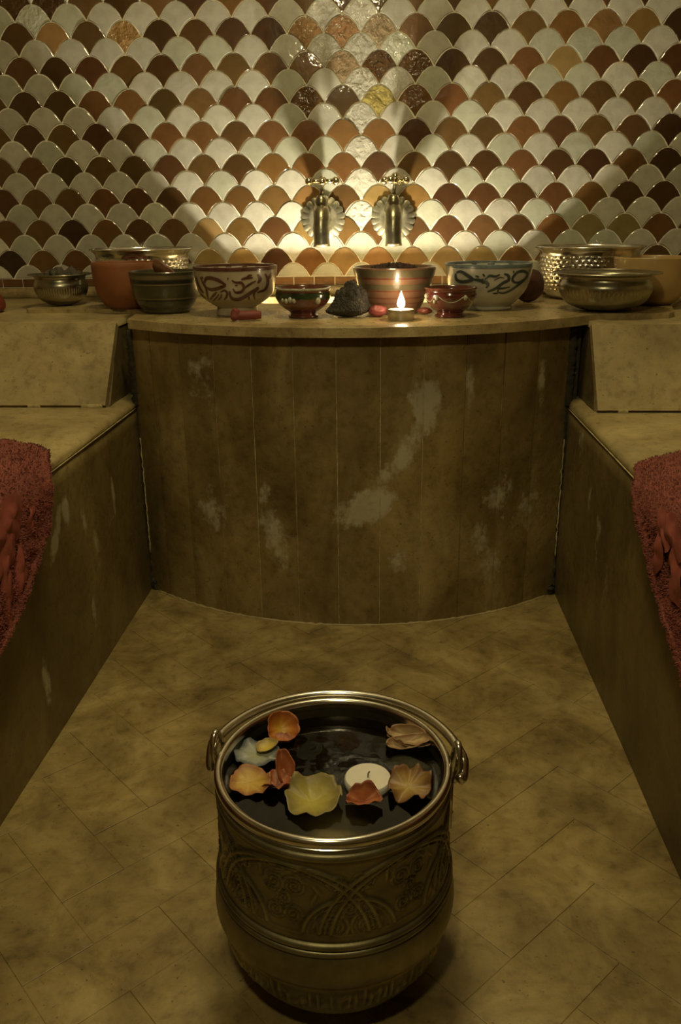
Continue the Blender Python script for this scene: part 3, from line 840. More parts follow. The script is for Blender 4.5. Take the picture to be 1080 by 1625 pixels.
M_olive = plain('olive_stripe_glaze', (.115, .095, .050), .3, coat=.6, var=.25, vscale=20)
t, f, O = clay('striped_bowl', .016, -.240, [(.056, 0), (.060, .008), (.066, .020), (.080, .050), (.090, .078), (.096, .102)], .006, M_stripe, 'brown and olive striped bowl of dried herbs behind the burning tealight')
for z0, z1 in ((.084, .099), (.056, .068)): ring('olive_band', f, z0, z1, M_olive, t)
for z0, z1 in ((.0795, .0815), (.0525, .0540), (.0365, .0385), (.0245, .026)): ring('rust_line', f, z0, z1, M_rust, t, .0009)

# -- small glazed bowls
M_sb = plain('brown_green_glaze', (.11, .032, .018), .18, coat=.8, var=.3, vscale=25)
M_sbg = plain('dark_green_glaze', (.022, .032, .012), .18, coat=.8, var=.4, vscale=40)
M_dot = plain('cream_dot_glaze', (.36, .345, .24), .25, coat=.5, var=.2, vscale=60)
M_rb = plain('red_brown_glaze', (.085, .021, .015), .18, coat=.8, var=.25, vscale=25)
def small_bowl(x, y, R, h, rb, mat, label, dots, garland):
    t = empty('small_bowl', (x, y, ZT), label, 'bowl', None)
    O = sp2([(rb * .98, 0), (rb, .004), (rb * .86, .010), (R * .78, h * .38), (R * .95, h * .62), (R * .985, h * .78), (R * .955, h * .90), (R, h)], 6)
    O = [q for i, q in enumerate(O) if i == 0 or q[1] > O[i - 1][1] + 1e-5]
    lathe('bowl_body', bowl_prof(O, .004, .008), mat, t, 72); f = interp(O)
    ring('green_band', f, h * .66, h * .88, M_sbg, t) if not garland else None
    lathe('rim_line', [(R * .975, h * .955), (R + .0008, h * .985), (R + .0003, h + .0018), (R - .003, h + .002)], M_dot if not garland else M_sb, t, 72)
    for (a, z, s) in dots:
        a = math.radians(a); r = f(z * h)
        V, Fc = sphere((r * math.cos(a), r * math.sin(a), z * h), s, 14, 8, (1, 1, 1.2)); mk('cream_dot', V, Fc, M_dot, t)
    for k, (a0, a1, z0, dz) in enumerate(garland or []):
        P = []
        for i in range(15):
            u = i / 14; a = math.radians(a0 + (a1 - a0) * u); z = z0 * h - dz * h * math.sin(PI * u); r = f(z) + .0005; P.append((r * math.cos(a), r * math.sin(a), z))
        mk('garland_line', *tube(P, .0009, 6), M_dot, t)
    return t
small_bowl(-.189, -.330, .063, .064, .034, M_sb, 'small brown and green glazed bowl with cream dots next to the black stone', [(-52, .62, .0065), (-112, .66, .0055), (-122, .62, .0050), (-104, .63, .0045), (-132, .64, .0038)], None)
small_bowl(.140, -.335, .058, .062, .034, M_rb, 'small red glazed bowl with cream garland right of the burning tealight', [(-60, .72, .0048), (-125, .72, .0050), (-133, .58, .004), (-160, .75, .005)], [(-122, -62, .78, .22), (-175, -128, .78, .22), (-58, -10, .78, .22)])

# -- stones and pieces
def lump(name, loc, geo_fn, mat, label, cat, sub=4, disp=.1, seed=0, group=None):
    bm = bmesh.new(); bmesh.ops.create_icosphere(bm, subdivisions=sub, radius=1)
    for v in bm.verts:
        d = v.co.normalized(); p_ = geo_fn(d)
        k = 1 + disp * nz(d.x * 1.8, d.y * 1.8, d.z * 1.8 + seed) + disp * .45 * nz(d.x * 6, d.y * 6, d.z * 6 + seed) + disp * .25 * nz(d.x * 16, d.y * 16, d.z * 16 + seed)
        v.co = Vector(p_) * k; v.co.z = max(v.co.z, 0)
    o = from_bm(name, bm, mat, None, True, loc); return tag(o, label, cat, group)
def lava_mat():
    m, nt, b = nodes('black_pumice'); P = pos(nt)
    v = N(nt, 'ShaderNodeTexVoronoi', Scale=260.0); nt.links.new(P, v.inputs['Vector']); n = noise_(nt, P, 90, 6, .7)
    nt.links.new(ramp(nt, n, [(.3, (.012, .010, .006)), (.55, (.045, .038, .026)), (.75, (.14, .11, .07))]), b.inputs['Base Color'])
    b.inputs['Roughness'].default_value = .8; bump(nt, b, math_(nt, 'ADD', v.outputs[0], n), .9, .004); return m
M_lava = lava_mat()
def pyr(d):
    z = d.z * .5 + .5; r = .052 * (1.04 - z ** 1.1 * .82) 
    a = math.atan2(d.y, d.x); h_ = math.hypot(d.x, d.y); q = 1 / max(abs(math.cos(a + .3)), abs(math.sin(a + .3))) ** .7
    k = min(1, h_ * 1.25)
    return (math.cos(a) * r * k * q * .98 + .006 * z, math.sin(a) * r * k * q * .8, .078 * z)
lump('pumice_stone', (-.086, -.330, ZT), pyr, M_lava, 'black pyramid-shaped pumice stone between the two small glazed bowls', 'stone', 5, .16, 2)
def ballf(d): return (d.x * .042, d.y * .030, .043 + d.z * .043)
M_cork = plain('dark_brown_disc', (.060, .022, .013), .55, var=.4, vscale=50, bmp=.5, bscale=150)
o = lump('foot_stone', (.362, -.012, ZT), ballf, M_cork, 'dark brown oval scrubbing stone leaning behind the blue script bowl', 'stone', 4, .05, 5); o.rotation_euler = (0, .0, .3)
M_pink = plain('pink_soap', (.24, .055, .050), .4, var=.15, sss=.1)
lump('soap_piece', (-.022, -.337, ZT), lambda d: (d.x * .020, d.y * .012, .0125 + d.z * .0125), M_pink, 'pink soap piece between the black stone and the burning tealight', 'soap', 4, .12, 8)
lump('clay_shard', (.086, -.292, ZT), lambda d: (d.x * .017, d.y * .011, .008 + d.z * .008), M_rust, 'small rust-red shard right behind the burning tealight', 'shard', 4, .12, 12)
# red clay rasp: a short bar with a broader T-shaped end
bm = bmesh.new()
V, Fc = tube([(-.020, 0, .0115), (-.010, 0, .0115), (.006, .002, .012), (.022, .004, .0125), (.034, .006, .0125)], [.0095, .010, .010, .0105, .008], 16)
V2, F2 = tube([(-.018, -.004, .026), (-.022, -.003, .016), (-.024, -.009, .006), (-.024, -.013, .004)], [.008, .0105, .008, .004], 14)
o = mk('clay_rasp', *join((V, Fc), (V2, F2)), M_red, None, True, (-.309, -.405, ZT)); tag(o, 'short red clay T-shaped rasp lying before the cream script bowl', 'rasp')
rm = o.modifiers.new('r', 'REMESH'); rm.mode = 'VOXEL'; rm.voxel_size = .0012; rm.use_smooth_shade = True
sm = o.modifiers.new('s', 'SMOOTH'); sm.iterations = 6; sm.factor = .6
# red pot partly out of frame at the far left
t = empty('clay_pot', (-1.035, -.10, .684), 'red clay pot cut off by the left edge on the ledge', 'pot')
O = sp2([(.045, 0), (.052, .010), (.050, .028), (.036, .050), (.030, .062), (.034, .066)], 6)
lathe('pot_body', bowl_prof(O, .004, .005), M_red, t, 48); lathe('pot_lid', [(0, .085), (.006, .083), (.009, .076), (.012, .072), (.030, .069), (.034, .067)], M_red, t, 40)

# -- things inside the bowls
M_herb = plain('dried_herb', (.045, .022, .016), .85, var=.5, vscale=200)
def clump(name, loc, R, hgt, n, mat, label, cat, seed, leaf=.008):
    r_ = random.Random(seed); V = []; Fc = []
    A = sphere((0, 0, 0), R, 28, 14, (1, 1, hgt / R)); V = [(x * (1 + .2 * nz(x * 60, y * 60, seed)), y, max(-.004, z * (1 + .5 * nz(x * 70, y * 70, seed + 1)))) for x, y, z in A[0]]; Fc = list(A[1])
    for k in range(n):
        a, q = r_.uniform(0, 2 * PI), math.sqrt(r_.random()) * R * .95
        c = Vector((q * math.cos(a), q * math.sin(a), hgt * math.sqrt(max(0, 1 - (q / R) ** 2)) * .95))
        d = Vector((r_.gauss(0, 1), r_.gauss(0, 1), r_.gauss(.3, .5))).normalized() * leaf * r_.uniform(.5, 1.2); s = d.orthogonal().normalized() * leaf * .22
        o_ = len(V); V += [c - d, c + s, c + d, c - s]; Fc.append((o_, o_ + 1, o_ + 2)); Fc.append((o_, o_ + 2, o_ + 3))
    o = mk(name, V, Fc, mat, None, False, loc); return tag(o, label, cat, None, 'stuff')
clump('dried_herbs', (.016, -.240, ZT + .090), .062, .020, 500, M_herb, 'dark dried herbs heaped in the striped bowl', 'herbs', 4)
M_ghas = plain('dark_lumps', (.060, .050, .032), .8, var=.5, vscale=80, bmp=.6)
for k, (dx, dy, r) in enumerate([(-.012, .0, .020), (.018, .010, .019), (.040, -.006, .016), (-.038, .008, .016), (.010, -.024, .017)]):
    lump('clay_lump', (-.855 + dx, -.01 + dy, ZT + .062), (lambda r: lambda d: (d.x * r, d.y * r, r * .85 + d.z * r * .85))(r), M_ghas, ['dark washing clay lump in the middle of the low brass bowl', 'dark washing clay lump at the back of the low brass bowl', 'dark washing clay lump at the right side of the low brass bowl', 'dark washing clay lump at the left side of the low brass bowl', 'dark washing clay lump at the front of the low brass bowl'][k], 'clay', 3, .25, k * 3, 'clay lumps in the low brass bowl')
# support for the lumps: heap of the same clay dust
clump('clay_powder', (-.862, -.01, ZT + .052), .058, .012, 60, M_ghas, 'dark clay powder filling the low brass bowl at far left', 'clay', 9, .004)
# half round brown wooden dish leaning in the dark ribbed bowl
M_wood = plain('brown_wood', (.15, .060, .026), .45, var=.3, vscale=25, coat=.2)
O = sp2([(.0, 0), (.018, .003), (.030, .012), (.035, .026)], 6)
V, Fc = revolve([(r, z) for r, z in O] + [(r - .004 if r > .004 else 0, z + .003) for r, z in O[::-1]], 48)
o = mk('wooden_cup', V, Fc, M_wood, None, True, (-.542, -.213, ZT + .082)); fixn(o); o.rotation_euler = (math.radians(-18), math.radians(38), 0)
tag(o, 'small brown wooden cup tipped over in the dark ribbed bowl', 'cup')
clump('soap_paste', (-.533, -.203, ZT + .070), .066, .010, 40, plain('black_soap', (.030, .020, .010), .25, coat=.6), 'dark soap paste filling the ribbed bowl', 'soap', 6, .003)

# -- burning tealight
M_alu = plain('aluminium_cup', (.60, .56, .50), .38, 1, var=.08, vscale=60)
M_wax = plain('white_wax', (.80, .76, .66), .4, var=.04, sss=.5)
def tealight(loc, label, lit, R=.0285, H=.020):
    t = empty('tealight', loc, label, 'candle')
    if lit: lathe('metal_cup', [(0, 0), (R * .96, 0), (R, .002), (R, H), (R - .0012, H), (R - .0012, .002)], M_alu, t, 48)
    lathe('wax', [(0, .002), (R - .0016, .002), (R - .0016, H - .0045), (R * .5, H - .0055), (0, H - .0058)] if lit else [(0, 0), (R * .90, 0), (R, .006), (R, H - .003), (R - .0015, H - .0005), (R - .004, H), (R * .5, H - .0008), (0, H - .001)], M_wax, t, 48)
    wz = H - .006 if lit else H - .002
    mk('wick', *tube([(0, 0, wz), (.0004, 0, wz + .006), (.0012 if lit else .002, 0, wz + (.010 if lit else .009))], .0009, 8), M_bl, t)
    return t
tl = tealight((.030, -.392, ZT), 'burning tealight in a metal cup before the striped bowl', True, .0285, .022)
mF, nt, b = nodes('flame'); b.inputs['Emission Color'].default_value = (1, .82, .52, 1); b.inputs['Emission Strength'].default_value = 60
b.inputs['Base Color'].default_value = (0, 0, 0, 1)
lathe('flame', sp2([(.0004, .023), (.0070, .029), (.0085, .035), (.0058, .045), (.0022, .054), (.0001, .061)], 5), mF, tl, 24)

# ------------------------------------------------------------------ brass bucket
BX, BY = -.0603, -1.428
bk = empty('brass_bucket', (BX, BY, 0), 'embossed brass bucket of dark water standing on the stone floor', 'bucket')
prof = sp2([(.084, .014), (.100, .018), (.117, .032), (.1295, .052), (.1370, .074), (.1405, .094)], 5)
prof += sp2([(.1385, .0958), (.1425, .099), (.1468, .104), (.1480, .114), (.1472, .126), (.1445, .138), (.1425, .142)], 4)
prof += sp2([(.1438, .1435), (.1455, .1465), (.1438, .1495), (.1418, .151), (.1438, .1530), (.1450, .1560), (.1433, .1590), (.1402, .1610)], 4)
nz0 = len(prof)
for k in range(1, 64): prof.append((.1402 - .0035 * k / 64 - .0010 * math.sin(PI * k / 64), .1610 + (.2650 - .1610) * k / 64))
nz1 = len(prof)
prof += sp2([(.1367, .2650), (.1392, .2668), (.1400, .270), (.1382, .2735), (.1360, .275)], 4)
prof = [q for i, q in enumerate(prof) if i == 0 or q[1] > prof[i - 1][1] + 1e-6]
SEG = 540; PR_ = np.array(prof)
th = np.arange(SEG) / SEG * 2 * PI
TT, ZZ = np.meshgrid(th, PR_[:, 1], indexing='ij'); RR = np.broadcast_to(PR_[:, 0], TT.shape).copy()
s_ = (TT + PI / 2 + .02) * .1352; s_ = (s_ + 2.0) % (2 * PI * .1352)
PER = 2 * PI * .1352 / 6; u_ = (s_ + PER * .18) % PER; zb_ = ZZ - .172
def ridge(d, w_): return np.exp(-(d / w_) ** 2)
H_ = np.zeros_like(RR)
def circ_(cx, cz, r, w_=.0013, amp=1.0):
    global H_
    for k in (-1, 0, 1):
        d = np.hypot(u_ - cx + k * PER, zb_ - cz) - r; H_ = np.maximum(H_, amp * ridge(d, w_))
def spiral_(cx, cz, rmax, pitch=.0042, hand=1, amp=.75):
    global H_
    for k in (-1, 0, 1):
        dx, dz = u_ - cx + k * PER, zb_ - cz; r = np.hypot(dx, dz); a = np.arctan2(dz, dx) * hand / (2 * PI)
        fr_ = (r / pitch - a) % 1 - .5; H_ = np.maximum(H_, amp * np.where(r < rmax, ridge(fr_ * pitch, .00095), 0))
Hh = .088
circ_(-.006, -.012, .098, .0024); circ_(PER + .006, -.012, .098, .0024)                # large crossing arches
circ_(-.006, -.012, .0925, .0008, .7); circ_(PER + .006, -.012, .0925, .0008, .7)
circ_(PER / 2, -.004, .050, .0022, .95); circ_(PER / 2, -.004, .0455, .0008, .6)
circ_(PER / 2 - .018, .010, .0165, .0012, .8); circ_(PER / 2 + .018, .010, .0165, .0012, .8)
for cx, cz, r, hnd in ((PER / 2 - .018, .010, .0135, 1), (PER / 2 + .018, .010, .0135, -1), (PER / 2, .032, .0105, 1), (.010, .022, .011, -1), (PER - .010, .022, .011, 1), (.012, .058, .013, 1), (PER - .012, .058, .013, -1), (PER / 2 - .014, .066, .011, -1), (PER / 2 + .016, .066, .012, 1), (0, .040, .009, 1)):
    spiral_(cx, cz, r, .0042, hnd)
for k in range(14):                                                                     # leaf blades
    r_ = random.Random(k); cx, cz, an = r_.uniform(0, PER), r_.uniform(.006, .080), r_.uniform(0, PI)
    for kk in (-1, 0, 1):
        dx, dz = u_ - cx + kk * PER, zb_ - cz; a = dx * math.cos(an) + dz * math.sin(an); b_ = -dx * math.sin(an) + dz * math.cos(an) - .12 * a * np.abs(a) * 40
        H_ = np.maximum(H_, .7 * np.exp(-(a / .0075) ** 4) * ridge(b_, .0014))
band = np.clip(np.minimum(zb_ + .001, Hh - zb_) / .003, 0, 1)
fine = .10 * np.sin(s_ * 2600) * np.sin(ZZ * 2300)
RR += band * (.0031 * H_ + .0007 * fine * .6 - .0003)
# border lines of the frieze and the raised lettering-like band below the belly
RR += .0006 * ridge(ZZ - .1705, .0008)
q_ = (s_ / .0087); cell = np.floor(q_).astype(int); fr_ = q_ - cell
rs = np.random.RandomState(5); hv = rs.rand(400); hv2 = rs.rand(400)
zl = (ZZ - .052) / (.090 - .052)
top = .45 + .5 * hv[cell % 400]; bot = .05 + .35 * hv2[cell % 400]
stem_ = ridge((fr_ - .5 - .25 * (hv[(cell + 9) % 400] - .5) * zl * 2), .17) * ((zl < top) & (zl > bot))
base_ = ridge(zl - .28 - .12 * np.sin(s_ * 210), .085) + .7 * ridge(zl - .62 - .1 * np.sin(s_ * 330 + 1), .06) * (hv[(cell // 2) % 400] > .45)
RR += np.where((zl > 0) & (zl < 1), .0032 * np.clip(stem_ + base_, 0, 1) - .0006, 0)
Vx = np.stack([RR * np.cos(TT), RR * np.sin(TT), ZZ], -1).reshape(-1, 3)
n = len(prof); J = np.arange(SEG); I = np.arange(n - 1)
JJ, II = np.meshgrid(J, I, indexing='ij'); K_ = (JJ + 1) % SEG
Fx = np.stack([JJ * n + II, K_ * n + II, K_ * n + II + 1, JJ * n + II + 1], -1).reshape(-1, 4)
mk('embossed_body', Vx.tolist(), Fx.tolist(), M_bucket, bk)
lathe('base_plate', [(0, .012), (.080, .012), (.086, .0145), (.0855, .018), (0, .018)], M_bucket, bk, 64)
for k in range(3):
    a = math.radians(-125 + 120 * k); mk('foot', *sphere((.070 * math.cos(a), .070 * math.sin(a), .009), .011, 18, 10, (1.15, 1.15, .82)), M_bucket, bk)
lathe('inner_wall', [(.1325, .290), (.1305, .288), (.1295, .27), (.1290, .16), (.1315, .145), (.136, .12), (.128, .08), (.11, .045), (.08, .024), (0, .022)], M_bin, bk, 96)
# rolled double rim
V, Fc = revolve([(.1360, .2745), (.1364, .280), (.1395, .2835)] + [(.1352 + .0052 * math.cos(a), .2890 + .0062 * math.sin(a)) for a in [math.radians(d) for d in range(-50, 200, 18)]] + [(.1295, .284)], 160)
smooth_angle(mk('rolled_rim', V, Fc, M_rim, bk), 60)
# carrying handle folded back onto the rim, hooked through two lugs
ha, hb = math.radians(163), math.radians(10)
pts = []
for k in range(49):
    a = hb + (ha - hb) * k / 48; e = math.sin(PI * k / 48)
    pts.append(((.1550 + .000 * e) * math.cos(a), (.1530 + .001 * e) * math.sin(a), .288 + .002 * e ** .7))
hookR = [(.1490, .006, .274), (.1530, .008, .266), (.1555, .014, .268), (.1560, .022, .282)]
hookL = [(pts[-1][0] - .002, pts[-1][1] - .010, .290), (pts[-1][0] - .0035, pts[-1][1] - .024, .272), (pts[-1][0] - .001, pts[-1][1] - .028, .264)]
full = spline(hookR + pts[1:-1:2] + hookL, 3)
V, Fc = tube([tuple(q) for q in full], .0062, 14); mk('bail_handle', V, Fc, M_rim, bk)
for a, d in ((hb - .03, 1), (ha + .07, 1)):
    c, s = math.cos(a), math.sin(a)
    def L(r, t_, z): return (r * c - t_ * s, r * s + t_ * c, z)
    P = [L(.143, -.012, .262), L(.148, -.012, .280), L(.150, -.008, .298), L(.150, 0, .306), L(.150, .008, .298), L(.148, .012, .280), L(.143, .012, .262)]
    lug = tube([tuple(q) for q in spline(P, 5)], .0042, 10)
    pl = box(-.0035, .0035, -.014, .014, .195, .272); pl = ([L(.1395 + x, y, z) for x, y, z in pl[0]], pl[1])
    r1 = sphere(L(.1435, 0, .255), .0042, 12, 8); r2 = sphere(L(.1435, 0, .208), .0042, 12, 8)
    mk('lug', *join(lug, pl, r1, r2), M_rim, bk); 
# water
mW, nt, b = nodes('dark_water'); b.inputs['Base Color'].default_value = (.55, .50, .32, 1); b.inputs['Transmission Weight'].default_value = 1
b.inputs['IOR'].default_value = 1.33; b.inputs['Roughness'].default_value = .01
bump(nt, b, noise_(nt, pos(nt), 22, 2), .10, .004)
WZ = .270
V = []; Fc = []; NR, NA = 24, 96
for i in range(NR + 1):
    for j in range(NA): r = .1293 * i / NR; a = 2 * PI * j / NA; V.append((r * math.cos(a), r * math.sin(a), WZ + (.0012 if i == NR else 0)))
for i in range(NR):
    for j in range(NA): k = (j + 1) % NA; Fc.append((i * NA + j, (i + 1) * NA + j, (i + 1) * NA + k, i * NA + k))
o = mk('water', V, Fc, mW, None, True, (BX, BY, 0)); tag(o, 'dark water filling the brass bucket almost to its rim', 'water')
# floating candle
M_white = plain('candle_wax', (.85, .82, .74), .4, var=.03, sss=.4)
t = tealight((BX + .0415, BY - .008, WZ - .009), 'unlit white floating candle among petals in the bucket', False, .0278, .0175)
# petals
def petal_mat(name, c0, c1, edge, rough=.45):
    m, nt, b = nodes(name); tc = nt.nodes.new('ShaderNodeTexCoord').outputs['UV']
    sx = nt.nodes.new('ShaderNodeSeparateXYZ'); nt.links.new(tc, sx.inputs[0])
    n_ = noise_(nt, pos(nt), 140, 4, .6)
    k = math_(nt, 'ADD', sx.outputs['X'], math_(nt, 'MULTIPLY', math_(nt, 'SUBTRACT', n_, .5), .35))
    nt.links.new(ramp(nt, k, [(.15, c0), (.62, c1), (.92, edge)]), b.inputs['Base Color'])
    b.inputs['Roughness'].default_value = rough; b.inputs['Subsurface Weight'].default_value = .25; b.inputs['Subsurface Radius'].default_value = (.006, .004, .002)
    bump(nt, b, noise_(nt, pos(nt), 260, 4), .35, .001); return m
def petal(name, dx, dy, a, b_, rz, label, mat, cup=.35, fold=0, tiltx=0, tilty=0, seed=0, z=.001, ruf=.12, curl=0, name2='petal'):
    """rose petal: rounded fan outline, cupped, ruffled edge. a,b_ half-length/width"""
    NR, NA = 10, 40; V = []; Fc = []; UV = []
    for i in range(NR + 1):
        q = i / NR
        for j in range(NA):
            t = 2 * PI * j / NA; rr = 1 + .16 * nz(math.cos(t) * 1.3, math.sin(t) * 1.3, seed) + .06 * nz(math.cos(t) * 4, math.sin(t) * 4, seed + 3)
            rr *= 1 - .18 * max(0, -math.cos(t)) ** 3
            x, y = q * rr * a * math.cos(t), q * rr * b_ * math.sin(t)
            zz = cup * (x * x / a + y * y / b_) * .8 + ruf * q * q * b_ * nz(math.cos(t) * 2.5, math.sin(t) * 2.5, seed + 7) + fold * abs(y) + .03 * b_ * nz(x * 120, y * 120, seed)
            if curl and x > 0: zz += curl * x * x / a; x *= (1 - .35 * curl * (x / a) ** 2)
            V.append((x, y, zz)); UV.append(q)
    for i in range(NR):
        for j in range(NA): k = (j + 1) % NA; Fc.append((i * NA + j, (i + 1) * NA + j, (i + 1) * NA + k, i * NA + k))
    R_ = Matrix.Rotation(rz, 3, 'Z') @ Matrix.Rotation(tiltx, 3, 'X') @ Matrix.Rotation(tilty, 3, 'Y')
    V = [R_ @ Vector(q) for q in V]; mz = min(q.z for q in V)
    V = [(q.x, q.y, q.z - mz) for q in V]
    o = mk(name2, V, Fc, mat, None, True, (BX + dx, BY + dy, WZ + z))
    uv = o.data.uv_layers.new(name='UVMap')
    for lp_ in o.data.loops: uv.data[lp_.index].uv = (UV[lp_.vertex_index], 0)
    sd = o.modifiers.new('solid', 'SOLIDIFY'); sd.thickness = .0007; sd.offset = 0
    return tag(o, label, 'petal', None)
PO = petal_mat('orange_petal', (.52, .31, .035), (.50, .20, .03), (.36, .11, .025))
PY = petal_mat('yellow_petal', (.60, .46, .07), (.52, .40, .10), (.32, .22, .06))
PG = petal_mat('yellow_green_petal', (.44, .38, .065), (.36, .30, .075), (.25, .20, .07))
PC = petal_mat('coral_petal', (.34, .10, .035), (.46, .17, .065), (.30, .09, .035))
PW = petal_mat('white_petal', (.36, .37, .24), (.33, .35, .30), (.10, .115, .125))
PB = petal_mat('cream_petal', (.48, .35, .18), (.50, .37, .20), (.32, .19, .09))
PD = petal_mat('drowned_petal', (.10, .11, .10), (.075, .085, .08), (.04, .045, .045))
PM = petal_mat('mottled_petal', (.40, .28, .08), (.30, .18, .05), (.20, .10, .035))
petal('p', -.074, .086, .023, .021, .5, 'orange cupped petal against the far left of the bucket rim', PO, .8, tiltx=math.radians(46), seed=1, ruf=.3, z=.002)
petal('p', -.072, .068, .017, .009, .15, 'narrow coral fold of petal below the orange cupped petal', PC, .3, fold=.6, seed=22, ruf=.3)
petal('p', -.095, .036, .032, .026, 2.9, 'translucent white petal with dark blotches at the bucket left side', PW, .16, seed=3, ruf=.4)
petal('p', -.086, .046, .016, .012, .35, 'small yellow petal lying on the white blotched petal', PY, .6, tilty=math.radians(-10), seed=5, z=.006)
petal('p', -.097, -.020, .028, .021, -.30, 'long yellow petal with a coral edge at the front left of the bucket', petal_mat('long_petal', (.56, .38, .075), (.54, .34, .075), (.36, .15, .045)), .3, tiltx=math.radians(12), seed=8, ruf=.35, z=.002)
petal('p', -.066, -.022, .022, .014, -.10, 'coral folded petal between the long yellow and the upright petal', PC, .25, fold=.7, seed=10, ruf=.6, z=.001)
petal('p', -.060, .000, .021, .011, 1.9, 'small coral petal standing upright in the middle left', PC, .3, fold=1.5, tilty=math.radians(-50), seed=12)
petal('p', -.022, -.048, .035, .033, .4, 'large yellow-green cupped petal at the front of the bucket', PG, .5, seed=14, ruf=.42, tiltx=math.radians(4))
petal('p', .036, -.046, .023, .015, .15, 'coral folded petal touching the white floating candle', PC, .4, fold=.8, tiltx=math.radians(18), seed=17, ruf=.7, z=.001)
petal('p', .088, -.024, .028, .024, .25, 'mottled ochre petal at the front right of the bucket', PM, .3, tiltx=math.radians(10), seed=19, ruf=.7, z=.001)
petal('p', .088, .028, .033, .019, -.45, 'dark drowned petal just below the water at the right', PD, .1, seed=21, z=-.004)
# crumpled cream rose half: overlapping petals = one bloom
bl = empty('rose_bloom', (BX + .086, BY + .070, WZ + .002), 'crumpled cream rose half against the far right of the bucket rim', 'flower')
for k, (dx, dy, a, b_, rz, tx, z) in enumerate([(-.010, -.002, .024, .016, 2.2, 30, 0), (.004, .004, .030, .013, -.25, 42, .006), (.000, -.008, .030, .010, .28, 30, .004), (.016, -.002, .020, .010, -.5, 20, .002)]):
    o = petal('p', dx, dy, a, b_, rz, None, PB, .45, fold=.3, tiltx=math.radians(tx), seed=30 + k, ruf=.25)
    del o['category']; o.location = (dx, dy, z); o.parent = bl

